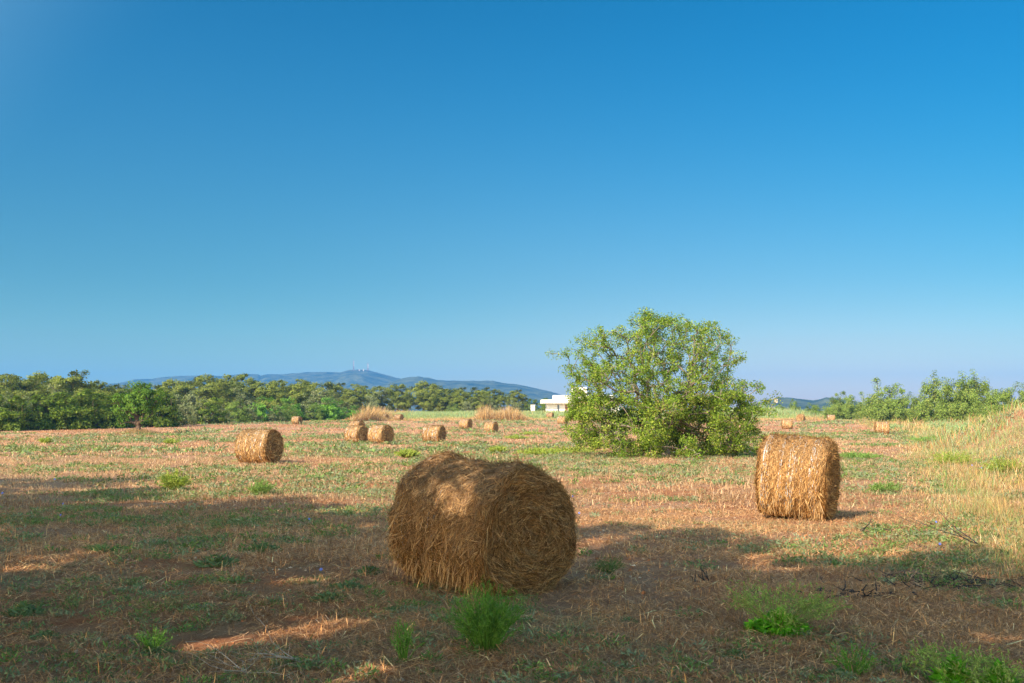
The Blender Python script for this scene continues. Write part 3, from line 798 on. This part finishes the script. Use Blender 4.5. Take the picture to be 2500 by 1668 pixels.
for i, px in enumerate(range(-10, 1220, 52)):
    yt = 945 if px < 300 else 942 if px < 800 else 956
    d = (145 if px < 300 else 188 if px < 800 else 238) + (i * 29 % 17)
    plant(P_pine if i % 3 else P_olive, px + 14 * math.sin(i * 5.1), yt + 6 * math.sin(i * 1.7), d, 1.0, 'olive green pine with rounded crown in the wood behind the field' if i % 3 else 'pale grey green olive tree among the pines of the wood',
          'pine tree' if i % 3 else 'olive tree', GP if i % 3 else 'olive trees among the pines')
# hedge along the left edge of the field
HED = [(-25, 962, 113, P_hedge), (20, 968, 114, P_hedge), (58, 958, 118, P_olive), (95, 962, 119, P_hedge), (142, 955, 121, P_hedge), (188, 952, 123, P_hedge), (232, 958, 125, P_hedge), (272, 966, 128, P_hedge), (318, 968, 131, P_hedge),
       (372, 950, 131, P_hedge), (402, 975, 132, P_hedge), (446, 985, 139, P_olive), (486, 976, 146, P_olive), (512, 972, 147, P_hedge), (545, 990, 152, P_olive), (575, 978, 158, P_light), (612, 985, 160, P_olive), (640, 972, 165, P_lush),
       (672, 990, 165, P_olive), (705, 975, 176, P_lush), (742, 974, 178, P_olive), (765, 985, 178, P_light), (792, 973, 182, P_lush), (815, 980, 180, P_lush), (842, 974, 184, P_olive), (868, 993, 182, P_lush), (700, 985, 170, P_light)]
nm = {id(P_hedge): 'dark evergreen in the hedge on the left field edge', id(P_olive): 'pale grey green shrub of the left hedge', id(P_lush): 'bright green bush left of the orange mound', id(P_light): 'yellow green shrub of the left hedge'}
gm = {id(P_hedge): 'dark evergreens of the left hedge', id(P_olive): 'grey green shrubs of the left hedge', id(P_lush): 'bright green bushes of the left hedge', id(P_light): 'yellow green shrubs of the left hedge'}
cm = {id(P_hedge): 'tree', id(P_olive): 'shrub', id(P_lush): 'bush', id(P_light): 'shrub'}
for px, yt, d, ps in HED:
    same = [h for h in HED if h[3] is ps]; same.sort(key=lambda h: h[0]); k_ = [h[0] for h in same].index(px)
    plant(ps, px, yt, d, 1.15 if ps is not P_olive else 1.0, nm[id(ps)] + ', ' + nth(k_, len(same)), cm[id(ps)], gm[id(ps)])
# behind the far strip, before the villa
for px, yt, d, ps, lab in [(1108, 978, 246, P_light, 'yellow green bush at the foot of the pines left of the dry mound'), (1150, 970, 244, P_olive, 'rounded grey green bush left of the dry grass mound'), (1180, 974, 250, P_olive, 'grey green bush merging with the rounded one beside the dry mound'),
                           (1205, 976, 240, P_olive, 'small grey bush just behind the orange grass mound'), (1258, 974, 240, P_olive, 'grey green bush right of the orange grass mound'),
                           (1295, 973, 300, P_hedge, 'dark green tree behind the grass left of the villa'), (1330, 971, 320, P_hedge, 'green tree right behind the left end of the villa roof')]:
    plant(ps, px, yt, d, 1.0, lab, 'bush')
# right side shrubs
for px, yt, d, wsx, lab in [(1905, 984, 190, 1.5, 'low green bush right behind the leafy tree'), (1940, 970, 185, .8, 'small round bush on the skyline right of the leafy tree'), (1985, 981, 175, 1.5, 'low green bush between two skyline bushes'),
                       (2036, 957, 150, .85, 'narrow green shrub left of the twin tipped shrub'), (2072, 952, 145, 1.1, 'twin tipped yellow green shrub at the right'), (2120, 953, 125, .9, 'shrub leaning on the left side of the dense round one'),
                       (2168, 932, 112, 1.0, 'dense round green shrub tallest left of the gap on the right'), (2215, 958, 110, 1.0, 'low shrub in the gap between the two largest right shrubs'), (2252, 952, 104, .8, 'shrub at the left foot of the widest right shrub'),
                       (2290, 922, 100, .8, 'left half of the widest shrub on the right bank'), (2345, 925, 98, 1.0, 'middle of the widest shrub on the right bank'), (2378, 920, 96, .8, 'tallest tip of the widest shrub on the right bank'),
                       (2425, 940, 90, 1.0, 'shrub right of the tallest tip, behind golden grass'), (2470, 936, 82, .9, 'rightmost tall shrub behind golden grass'), (2515, 938, 78, .9, 'shrub cut by the right edge of the photo')]:
    d2 = min(d * 1.42, 192) if 2030 < px < 2440 else d * 1.2
    yt = yt - 7 if yt < 935 else yt + 5
    plant(P_light, px, yt, d2, wsx * .86, lab, 'shrub')

# lone tree on the left
def lone_tree():
    rs = np.random.default_rng(44)
    d = 97.; x = wx(337, d); g = float(ground(x, d))
    root = empty('carob_tree', (x, d, g))
    tag(root, 'lone round crowned tree with thick dark trunk near the left hedge', 'tree')
    tips = []
    while len(tips) < 120:
        q = rs.normal(size=3); q /= np.linalg.norm(q); rr = rs.uniform() ** .35
        x_, y_, z_ = q * rr
        hx = 2.35; z = 3.2 + z_ * 2.0
        if z < 1.4 and abs(x_) < .35: continue
        if z < 2.0 and rs.uniform() < .3: continue
        tips.append((x_ * hx - .1, y_ * hx, z))
    tips += [(-1.7, -.3, 1.2), (-1.4, -.5, .9), (-1.9, 0, 1.5), (.9, -.6, 1.3)]
    tips = np.array(tips)
    segs, N, par, cnt = grow(tips, [(.15, 0, -.2), (.12, 0, .4), (.02, 0, 1.0), (-.12, 0, 1.55), (-.1, 0, 2.4)], rs, r_tip=.022, expo=.5, step=.5)
    V, F = tubes(segs, 8); mk('trunk', V, F, M_bark, root, smooth=True)
    V, F, c, _ = clump_leaves(tips, N, par, cnt, rs, 60, .42, .2, .6, [(.07, .15, .02), (.095, .185, .025), (.13, .235, .035), (.08, .16, .022)], tail=0, outb=(0, 0, 2.8), njit=.9)
    mk('crown', V, F, M_leaf, root, col=np.repeat(c, 4, 0))
    # dry grass left standing round the trunk
    n = 2600; a = rs.uniform(0, 6.28, n); r = rs.gamma(2, .45, n)
    X, Y = x + r * np.cos(a) * 1.2, d + r * np.sin(a)
    B = np.stack([X, Y, ground(X, Y)], 1)
    V, F = blades(B, rs.uniform(.25, .75, n) * np.exp(-r * .45), .035, rs.normal(size=(n, 2)) * .3, rs)
    o = mk('grass_tuft', V, F, M_grass, col=np.repeat(pal([(.40, .27, .13), (.30, .19, .10), (.24, .2, .09), (.5, .35, .18)], rs.uniform(0, 1, n), .2, rs), 6, 0))
    tag(o, 'ring of dry brown grass round the foot of the lone left tree', 'dry grass')
lone_tree()

# trees beside and behind the photographer, whose shadow lies over the near field
def shade_trees():
    rs = np.random.default_rng(77)
    cols = HEDGE
    #   lateral, along, top, width
    T = [(-33, -1.6, 9.2, 6), (-29, -1.5, 9.0, 6), (-24.6, -.6, 9.9, 6), (-19.6, -1.4, 9.2, 6.2), (-15.2, -1.2, 9.1, 6), (-11, -1.3, 9.5, 6.2), (-7.4, -1.3, 9.2, 6), (-4.9, -3.6, 9.4, 6), (-2.6, -1.5, 9.3, 6), (1.0, -2.4, 9.6, 6.2), (5.5, -2.4, 9.4, 6)]
    # sun flecks: ground points (photo) that stay lit, with radius
    FL = [(60, 1388, .25, 0), (520, 1565, .3, 0), (620, 1550, .38, 0), (720, 1545, .34, 0), (860, 1515, .26, 0), (950, 1640, .25, 0), (1150, 1462, .12, 0), (1100, 1590, .12, 0), (1085, 1125, .6, 1.14), (1050, 1150, .42, 1.07), (1110, 1175, .42, .99), (1120, 1200, .28, .95)]
    rays_ = []
    for px, py, r, h in FL:
        dx, dz = ray(px, py)
        t = (h - CAMH) / dz if h == 0 or True else 0
        rays_.append((np.array([dx * t, t, h]), r))
    for i, (l, s_, top, wd) in enumerate(T):
        p = DH * s_ + EL * l; H = top
        tips = []
        while len(tips) < 150:
            q = rs.normal(size=3); q /= np.linalg.norm(q); rr = rs.uniform() ** .34
            z = 5.9 + q[2] * rr * (top - 5.9)
            if z < 2.7: continue
            tips.append((q[0] * rr * wd / 2, q[1] * rr * wd / 2, z))
        tips = np.array(tips)
        segs, N, par, cnt = grow(tips, [(0, 0, -.2), (.05, 0, 1.0), (-.05, .05, 2.3), (0, 0, 4)], rs, r_tip=.02, expo=.48, step=.8)
        g = float(ground(p[0], p[1]))
        root = empty('shade_tree', (p[0], p[1], g))
        tag(root, 'tall leafy tree standing beside the photographer and shading the near field', 'tree', 'trees outside the frame that shade the near field')
        V, F = tubes(segs, 6); mk('trunk', V, F, M_bark, root, smooth=True)
        V, F, c, C = clump_leaves(tips, N, par, cnt, rs, 84, .60, .26, .6, cols, tail=0, njit=1)
        W_ = C + np.array([p[0], p[1], g])
        keep = np.ones(len(C), bool)
        for P0, r in rays_:
            dv = W_ - P0; tt = dv @ SUN; dist = np.linalg.norm(dv - tt[:, None] * SUN, axis=1)
            keep &= ~(dist < r * (.5 + 1.1 * rs.uniform(0, 1, len(C))))
        kv = np.repeat(keep, 4); V = V[kv]; F = np.arange(len(V)).reshape(-1, 4); c = c[keep]
        mk('crown', V, F, M_leaf, root, col=np.repeat(c, 4, 0))
shade_trees()

# ---------------------------------------------------------------- villa, masts and far buildings
def box(x0, x1, y0, y1, z0, z1):
    V = np.array([[x, y, z] for z in (z0, z1) for y in (y0, y1) for x in (x0, x1)], float)
    F = np.array([[0, 2, 3, 1], [4, 5, 7, 6], [0, 1, 5, 4], [2, 6, 7, 3], [0, 4, 6, 2], [1, 3, 7, 5]])
    return V, F
def boxes(name, lst, mat, parent=None):
    VV, FF, off = [], [], 0
    for b in lst:
        V, F = box(*b); VV.append(V); FF.append(F + off); off += 8
    return mk(name, np.concatenate(VV), np.concatenate(FF), mat, parent)
M_white = plain('white_render', (.82, .80, .77), .8, .04, .5)
M_glass = plain('window_glass', (.10, .12, .14), .15, .2, 2)
M_door = plain('brown_door', (.28, .12, .07), .6, .2, 2)
M_tower = plain('mast_steel', (.26, .13, .12), .6, .2, 1)
def villa():
    d = 232.; X = lambda px: wx(px, d); Z = lambda py: wz(py, d)
    x0 = X(1335); g = float(ground(x0, d)) - .2
    root = empty('white_villa', (x0, d, g)); tag(root, 'flat roofed white villa half hidden behind the leafy tree', 'house')
    L = lambda v: v - x0
    zz = lambda v: v - g
    boxes('wall', [(L(X(1335)), L(X(1512)), 0, 9, 0, zz(Z(985)))], M_white, root)
    boxes('roof', [(L(X(1322)), L(X(1518)), -1.6, 9.4, zz(Z(985)), zz(Z(976)))], M_white, root)
    boxes('upper_floor', [(L(X(1352)), L(X(1500)), .4, 8, zz(Z(976)), zz(Z(965)))], M_white, root)
    boxes('roof_block', [(L(X(1398)), L(X(1434)), 1.2, 6, zz(Z(965)), zz(Z(945)))], M_white, root)
    w1 = boxes('window', [(L(X(1361)), L(X(1365)), -.05, .05, .4, zz(Z(987.5)))], M_glass, root)
    boxes('door', [(L(X(1380)), L(X(1386)), -.06, .05, 0, zz(Z(988)))], M_door, root)
    for a in (1402, 1446, 1478):
        boxes('window', [(L(X(a)), L(X(a + 14)), -.05, .05, .9, zz(Z(988)))], M_glass, root)
villa()
def small_building(px, py0, py1, w, d, lab, name='white_hut', mat=M_white):
    x = wx(px, d); z0, z1 = wz(py1, d), wz(py0, d); s = d / FPX; hw = w * s / 2
    r = empty(name, (x, d, z0)); tag(r, lab, 'building')
    h = z1 - z0
    boxes('wall', [(-hw, hw, 0, 2 * hw, -3 if d > 1000 else -1.0, h * .8)], mat, r)
    boxes('roof', [(-hw * 1.15, hw * 1.15, -hw * .2, 2.3 * hw, h * .8, h)], mat, r)
    boxes('window', [(-hw * .4, hw * .2, -.06, .02, h * .25, h * .6)], M_glass, r)
M_pinkw = plain('pale_pink_render', (.50, .44, .40), .8, .05, 1)
small_building(1301, 988.5, 994, 10, 236, 'tiny white hut in the grass left of the villa')
small_building(1896, 975, 980, 6, 700, 'tiny pale house on the skyline right of the leafy tree', 'pale_house', M_pinkw)
for px, ww, lab in [(876, 2.2, 'white hut between the two hilltop masts, nearest the left mast'), (886, 2.8, 'white hut between the two hilltop masts, nearest the right mast')]:
    small_building(px, 901.5, 904.5, ww, 3540, lab, 'hilltop_hut', M_pinkw)
def mast(px, ytop, lab, seed):
    d = 3560.; x = wx(px, d); z0 = wz(905, d) - 4; H = wz(ytop, d) - z0; wb = 3.6
    r = empty('radio_mast', (x, d, z0)); tag(r, lab, 'mast')
    segs = []; n = 12
    def cw(f): return wb * (1 - .72 * f)
    for k in range(n):
        f0, f1 = k / n, (k + 1) / n; a, b = cw(f0) / 2, cw(f1) / 2; z0_, z1_ = f0 * H, f1 * H
        cs = [(-1, -1), (1, -1), (1, 1), (-1, 1)]
        for q in range(4):
            c, e = cs[q], cs[(q + 1) % 4]
            segs.append([c[0] * a, c[1] * a, z0_, c[0] * b, c[1] * b, z1_, .4, .4])
            segs.append([c[0] * a, c[1] * a, z0_, e[0] * b, e[1] * b, z1_, .26, .26])
            segs.append([c[0] * b, c[1] * b, z1_, e[0] * b, e[1] * b, z1_, .26, .26])
    V, F = tubes(np.array(segs, float), 4); mk('lattice', V, F, M_tower, r)
    V, F = tubes(np.array([[0, 0, H, 0, 0, H + 6, .2, .1]], float), 5); mk('antenna', V, F, M_tower, r)
    for f in (.55, .72, .85):
        V, F = tubes(np.array([[1.2, -1.6, f * H - 1, 1.2, -2.1, f * H - 1, 1.3, 1.3], [1.2, -2.1, f * H - 1, 1.2, -2.2, f * H - 1, 1.3, .1]], float), 12); mk('dish', V, F, M_white, r)
mast(862, 879, 'left of the two red and white lattice masts on the hilltop', 1)
mast(897, 886, 'right of the two red and white lattice masts on the hilltop', 2)

# ---------------------------------------------------------------- near plants
def gp(px, py):
    """ground point seen at a photograph pixel"""
    dx, dz = ray(px, py); y = (-CAMH) / dz
    for _ in range(8): y = (float(ground(dx * y, y)) - CAMH) / dz
    return np.array([dx * y, y, float(ground(dx * y, y))])

def fennel(px, py, h, w, nst, lab, cols, seed, feather=14, cat='plant', name='fennel_plant', leaflen=.05, lw=.0045):
    rs = np.random.default_rng(seed); p = gp(px, py)
    root = empty(name, p); tag(root, lab, cat)
    segs = []; C = []; Dv = []
    for k in range(nst):
        a = rs.uniform(0, 6.28); b = np.array([math.cos(a), math.sin(a), 0]) * rs.uniform(0, w * .16)
        out = rs.uniform(0, 1) ** .7; tip = b + np.array([math.cos(a) * out * w * .5, math.sin(a) * out * w * .5, h * rs.uniform(.45, 1) * (1 - .35 * out ** 2)])
        mid = (b + tip) / 2 + np.array([0, 0, h * .07])
        segs += [np.concatenate([b, mid, [.003, .0022]]), np.concatenate([mid, tip, [.0022, .001]])]
        for q in range(feather):
            f = rs.uniform(.28, 1.0); c = b + (mid - b) * f * 2 if f < .5 else mid + (tip - mid) * (f - .5) * 2
            C.append(c + rs.normal(0, .010, 3)); Dv.append(unit(tip - b + rs.normal(0, .5, 3) * np.linalg.norm(tip - b)))
    V, F = tubes(np.array(segs), 4)
    mk('stems', V, F, M_grass, root, col=np.repeat(pal(cols, rs.uniform(0, 1, len(V)), .15, rs), 1, 0) * 1.15)
    C = np.array(C); Dv = np.array(Dv)
    V, F = leaves(C + Dv * leaflen * .4, leaflen * rs.uniform(.5, 1.5, len(C)), lw * rs.uniform(.7, 1.5, len(C)), None, 1, rs, dirv=Dv * 2)
    mk('foliage', V, F, M_grass, root, col=np.repeat(pal(cols, rs.uniform(0, 1, len(C)), .25, rs), 4, 0))
    return root
GRF = [(.10, .24, .03), (.13, .30, .04), (.085, .19, .03), (.17, .33, .06)]
YEL = [(.28, .36, .05), (.22, .32, .05), (.34, .38, .08)]
fennel(1188, 1588, .50, .50, 190, 'bushy bright green fennel in front of the largest bale', GRF, 1, 22)
fennel(985, 1616, .30, .20, 26, 'small sprig of green fennel left of the bushy one', GRF, 2, 16)
fennel(2085, 1650, .22, .3, 30, 'low feathery green weed at the bottom right of centre', GRF, 3, 12)
fennel(425, 1200, .48, .62, 110, 'yellow green weed tuft glowing in the sun strip on the left', YEL, 4, 16, leaflen=.09, lw=.014)
fennel(636, 1210, .34, .52, 80, 'soft green weed tuft at the shadow edge, right of the glowing one', [(.16, .27, .06), (.2, .3, .08)], 5, 14, leaflen=.08, lw=.012)
fennel(112, 1084, .42, .8, 60, 'small yellow green weed clump far left in the sunlit field', YEL, 6, 12, leaflen=.16, lw=.03, cat='weed', name='weed_clump')
fennel(418, 1084, .32, .9, 60, 'low yellow green clump left of the golden bale', YEL, 7, 12, leaflen=.16, lw=.03, cat='weed', name='weed_clump')
fennel(1485, 1400, .22, .35, 40, 'small dull green weed right of the largest bale', [(.10, .18, .05), (.13, .2, .06)], 8, 10, cat='weed', name='weed_clump')
fennel(375, 1590, .20, .22, 24, 'thin green sprig at the lower left', GRF, 9, 12, cat='weed', name='weed_clump')
fennel(250, 1350, .12, .45, 50, 'flat green weed at the left inside the shade', [(.08, .17, .06), (.10, .2, .07)], 10, 12, cat='weed', name='weed_clump')
fennel(2160, 1205, .28, .7, 70, 'green weed patch right of the sunlit netted bale', [(.16, .27, .06), (.2, .3, .08)], 12, 12, leaflen=.08, lw=.012, cat='weed', name='weed_clump')
fennel(2100, 1120, .3, 1.8, 130, 'spreading green weeds below the bale near the right bank', [(.16, .29, .06), (.2, .33, .08)], 13, 12, leaflen=.1, lw=.02, cat='weed', name='weed_clump')
fennel(2285, 1090, .3, 2.6, 150, 'spreading green weeds at the foot of the right bank', [(.16, .29, .06), (.2, .33, .08)], 14, 12, leaflen=.12, lw=.025, cat='weed', name='weed_clump')
for q, (px, py, ww_, lab) in enumerate([(1215, 1107, .9, 'yellow green weeds just behind the top of the largest bale'), (995, 1118, .9, 'small yellow green weeds left of the top of the largest bale'), (1385, 1108, 3.2, 'bright yellow green weeds at the left foot of the leafy tree'), (1320, 1112, 2.2, 'bright weeds reaching out left from the leafy tree'),
                                        (1300, 1062, 2.5, 'yellow green weeds in mid field below the villa'), (1262, 1073, 1.8, 'smaller yellow green weeds in mid field below the villa'), (1940, 1072, 3.0, 'yellow green weeds behind the netted bale')]):
    fennel(px, py, .34, ww_, 120, lab, YEL, 20 + q, 12, leaflen=.12, lw=.03, cat='weed', name='weed_clump')

for q, (px, py, hh, ww_, lab) in enumerate([(2185, 1052, .9, 2.6, 'pale green feathery clump at the left foot of the right bank'), (2235, 1040, 1.3, 4.0, 'tall pale green feathery clump below the shrubs on the right bank'), (2300, 1050, 1.3, 3.6, 'pale green feathery clump in the middle of the right bank'),
                                            (2360, 1062, 1.1, 2.6, 'pale green clump beside the small dark bush on the bank'), (2470, 1075, .9, 1.8, 'pale green clump at the right edge of the photo in golden grass'), (2330, 1140, .55, 1.4, 'yellow green clump in golden grass nearest the field on the right'), (2450, 1160, .5, 1.0, 'yellow green clump in golden grass at the right edge')]):
    fennel(px, py, hh, ww_, 170, lab, [(.30, .42, .20), (.26, .38, .15), (.34, .46, .24)] if q < 5 else YEL, 40 + q, 14, leaflen=.16 if q < 5 else .09, lw=.035 if q < 5 else .014, cat='weed', name='feathery_weed')
p_ = gp(2372, 1072); b_ = copy_tree(P_light[0]); b_.location = p_; b_.scale = (.24, .24, .2); tag(b_, 'small dark green bush low on the right bank among grasses', 'bush'); b_.pop('group', None)

def leafy_weed(px, py, h, w, lab, seed, nst=70, nlf=110):
    rs = np.random.default_rng(seed); p = gp(px, py)
    root = empty('wild_rocket_plant', p); tag(root, lab, 'plant')
    segs, C, Dv = [], [], []
    for k in range(nst):
        a = rs.uniform(0, 6.28); out = rs.uniform(.1, 1) ** .6
        b = np.array([math.cos(a), math.sin(a), 0]) * rs.uniform(0, .09)
        tip = b + np.array([math.cos(a) * out * w * .5, math.sin(a) * out * w * .5, h * rs.uniform(.5, 1) * (1 - .35 * out)])
        mid = (b + tip) / 2 + np.array([0, 0, h * .1])
        segs += [np.concatenate([b, mid, [.0028, .002]]), np.concatenate([mid, tip, [.002, .0009]])]
        for q in range(6):
            f = rs.uniform(.2, .9); s0 = mid + (tip - mid) * f; d = unit(rs.normal(size=3) + np.array([0, 0, .8])); L = rs.uniform(.05, .13)
            segs.append(np.concatenate([s0, s0 + d * L, [.0014, .0007]]))
            for z in range(3): C.append(s0 + d * L * rs.uniform(.3, 1)); Dv.append(d)
    V, F = tubes(np.array(segs), 3)
    mk('stems', V, F, M_grass, root, col=pal([(.22, .30, .07), (.28, .34, .10), (.17, .27, .05)], rs.uniform(0, 1, len(V)), .2, rs))
    C = np.array(C); Dv = np.array(Dv)
    V1, F1 = leaves(C, .028 * rs.uniform(.6, 1.4, len(C)), .008, None, 1, rs, dirv=Dv)
    n = nlf * 5; a = rs.uniform(0, 6.28, n); r = w * .24 * rs.uniform(0, 1, n) ** .6
    B = np.stack([r * np.cos(a), r * np.sin(a) * .8, rs.uniform(.01, .20, n) * (1 - r / (w * .30))], 1)
    V2, F2 = leaves(B, .075 * rs.uniform(.6, 1.5, n), .038 * rs.uniform(.7, 1.4, n), np.array([[0, -.3, 1.]]), .9, rs, dirv=np.stack([np.cos(a), np.sin(a), np.full(n, .7)], 1))
    c1 = pal([(.30, .44, .10), (.38, .48, .15)], rs.uniform(0, 1, len(C)), .2, rs); c2 = pal([(.13, .40, .02), (.18, .46, .03), (.10, .30, .02)], rs.uniform(0, 1, n), .2, rs)
    mk('leaves', np.concatenate([V1, V2]), np.concatenate([F1, F2 + len(V1)]), M_leaf, root, col=np.repeat(np.concatenate([c1, c2]), 4, 0))
leafy_weed(1900, 1545, .44, 1.0, 'wide bright green weed with wispy pale stems, right foreground', 31, 95, 150)
leafy_weed(2330, 1672, .26, .55, 'leafy green weed at the bottom edge in the right corner', 32, 40, 70)
leafy_weed(2440, 1690, .24, .5, 'leafy green weed nearest the bottom right corner', 33, 40, 70)

def rosette(px, py, w, lab, seed):
    rs = np.random.default_rng(seed); p = gp(px, py); n = 260
    a = rs.uniform(0, 6.28, n); r = w * .5 * rs.uniform(0, 1, n) ** .6
    B = p + np.stack([r * np.cos(a), r * np.sin(a), rs.uniform(.01, 1, n) * w * .3 * (1 - r / (w * .6))], 1)
    V, F = leaves(B, w * .2 * rs.uniform(.6, 1.4, n), w * .06, np.array([[0, 0, 1.]]), 1, rs, dirv=np.stack([np.cos(a), np.sin(a), np.full(n, .8)], 1))
    o = mk('low_weed', V, F, M_leaf, col=np.repeat(pal([(.14, .21, .10), (.17, .24, .12), (.12, .18, .08)], rs.uniform(0, 1, n), .25, rs), 4, 0))
    tag(o, lab, 'weed')
for q, (px, py, w_, lab) in enumerate([(1536, 1520, .17, 'compact blue green weed left of the wide bright one'), (1795, 1605, .2, 'flat blue green weed below the wide bright one'), (2045, 1655, .22, 'blue green weed at the bottom right of centre'),
                                      (850, 1440, .34, 'blue green weed at the lower left foot of the largest bale'), (900, 1400, .3, 'blue green weed touching the left foot of the largest bale'), (800, 1465, .3, 'spreading blue green weed left of the largest bale'), (960, 1495, .2, 'small green weed between bale and fennel sprig'),
                                      (110, 1560, .25, 'blue green weed at the far lower left'), (60, 1500, .35, 'wide blue green weed at the left edge of the photo'), (530, 1380, .5, 'blue green mat in the shade left of centre'), (640, 1350, .5, 'blue green mat nearest the largest bale in the left shade'), (385, 1600, .25, 'small dull weed beside the thin sprig, lower left')]):
    rosette(px, py, w_, lab, 60 + q)

def sticks(name, lab, cat, pts, mat, seed, n, L, spread, rad, upz=.15, parts=True, dirx=0.0, maxz=.5):
    """branching dead wood lying on the ground, one mesh"""
    rs = np.random.default_rng(seed); segs = []
    c0 = gp(*pts)
    for k in range(n):
        a = rs.uniform(0, 6.28); b = np.array([c0[0] + rs.normal(0, spread[0]), c0[1] + rs.normal(0, spread[1]), 0]); b[2] = float(ground(b[0], b[1])) + rs.uniform(.005, .04)
        d = unit(np.array([math.cos(a) + dirx, math.sin(a) * .8, abs(rs.normal(0, upz))])); d[2] = min(d[2], .75); l = L * rs.uniform(.4, 1.2); r = rad * rs.uniform(.5, 1.2)
        p = b.copy()
        for q in range(4):
            d = unit(d + rs.normal(0, .18, 3)); e = p + d * l / 4; e[2] = max(e[2], float(ground(e[0], e[1])) + .005)
            segs.append(np.concatenate([p, e, [r * (1 - q * .2), r * (.8 - q * .2)]]))
            if rs.uniform() < .6:
                dd = unit(d + rs.normal(0, .6, 3) + [0, 0, .1]); e2 = e + dd * l * rs.uniform(.15, .35); e2[2] = max(e2[2], float(ground(e2[0], e2[1])) + .004)
                segs.append(np.concatenate([e, e2, [r * .5, r * .2]]))
            p = e
    V, F = tubes(np.array(segs), 5)
    o = mk(name, V, F, mat, smooth=True); tag(o, lab, cat, kind='stuff' if spread[0] > .05 and 'branch' not in name else None); return o
sticks('charred_twigs', 'blackened heap of burnt twigs at the right in the shade', 'twigs', (2330, 1425), M_char, 1, 120, .19, (.5, .22), .006, .12)
sticks('charred_twigs', 'smaller trail of burnt twigs left of the blackened heap', 'twigs', (2110, 1455), M_char, 2, 44, .16, (.38, .1), .008, .12)
sticks('charred_branch', 'dark bent branch reaching out of a green weed at the shadow edge', 'branch', (2390, 1335), M_char, 3, 5, .8, (0, 0), .010, .22, dirx=-1.4)
sticks('dead_branch', 'thin dark branch lying in the sun below the netted bale', 'branch', (2100, 1300), M_char, 4, 4, .6, (0, 0), .009, .1, dirx=.8)
sticks('dead_branch', 'grey bleached branch with many prongs at the bottom left of centre', 'branch', (600, 1650), M_dead, 5, 12, .5, (0, 0), .004, .16)
sticks('dead_branch', 'grey curved branch lying right of the pronged one at the bottom', 'branch', (730, 1622), M_dead, 6, 7, .5, (0, 0), .004, .14)
sticks('dry_stalk', 'pale dry stalk leaning in the sun fleck on the lower left', 'stalk', (612, 1562), plain('pale_stalk', (.68, .5, .3), .8, .15, 20), 7, 1, .3, (0, 0), .004, .3, dirx=-1.6)
sticks('charred_stumps', 'short black burnt stems standing left of the wide bright weed', 'stems', (1735, 1420), M_char, 8, 6, .16, (.14, .12), .009, 2.5)

def chicory(px, py, lab, seed, n=3, h=.3, fs=.034):
    rs = np.random.default_rng(seed); p = gp(px, py); root = empty('chicory_flower', p); tag(root, lab, 'flower', 'blue chicory flowers')
    segs, C, Nn = [], [], []
    for k in range(n):
        a = rs.uniform(0, 6.28); t = np.array([math.cos(a) * h * .35, math.sin(a) * h * .35, h * rs.uniform(.5, 1)])
        segs.append(np.concatenate([[0, 0, 0], t, [.003, .0015]])); nn = unit(np.array([rs.normal(0, .3), -1, .5]))
        for q in range(9):
            b = q * 6.28 / 9; u_ = unit(np.cross(nn, [0, 0, 1.])); v_ = np.cross(nn, u_); dd = u_ * math.cos(b) + v_ * math.sin(b)
            C.append(np.concatenate([t + dd * fs * .5, dd])); Nn.append(nn)
    V, F = tubes(np.array(segs), 4); mk('stem', V, F, M_grass, root, col=np.tile([[.14, .2, .08]], (len(V), 1)))
    C = np.array(C)
    V, F = leaves(C[:, :3], fs, fs * .5, np.array(Nn), .1, rs, dirv=C[:, 3:] * 5)
    mk('petals', V, F, M_flower, root, col=np.tile([[.16, .24, .72]], (len(V), 1)))
FLW = [(8, 1228, 'left edge of the photo, in shade'), (150, 1262, 'shade left of the glowing weed'), (160, 1275, 'shade, lower of the pair left of the glowing weed'), (742, 1295, 'shade left of the largest bale'), (778, 1445, 'blue green weed left of the largest bale'), (1408, 1240, 'right side of the largest bale, upper'),
       (1415, 1282, 'right side of the largest bale, lower'), (2297, 1358, 'shade right of the bare red soil'), (2390, 1160, 'golden grass on the right bank'), (2380, 1150, 'golden grass, left of its neighbour on the bank'), (2275, 1303, 'sunlit edge near the dark bent branch'), (127, 1185, 'shadow edge on the far left')]
for q, (px, py, t) in enumerate(FLW):
    chicory(px, py, 'small blue chicory flower by the ' + t, 90 + q, 1, .22, .020 if py > 1230 else .03)

# ---------------------------------------------------------------- haze
def haze():
    x, y0, y1 = 3200, -80, 4700
    V, F = box(-x, x, y0, y1, -7, 190)
    m = bpy.data.materials.new('air'); m.use_nodes = True; n = m.node_tree; n.nodes.clear()
    v = n.nodes.new('ShaderNodeVolumePrincipled'); v.inputs['Density'].default_value = .00021
    v.inputs['Color'].default_value = (.08, .37, .95, 1); v.inputs['Anisotropy'].default_value = 0
    o = n.nodes.new('ShaderNodeOutputMaterial'); n.links.new(v.outputs[0], o.inputs['Volume'])
    tag(mk('haze', V, F, m), 'pale summer haze', kind='stuff')
haze()
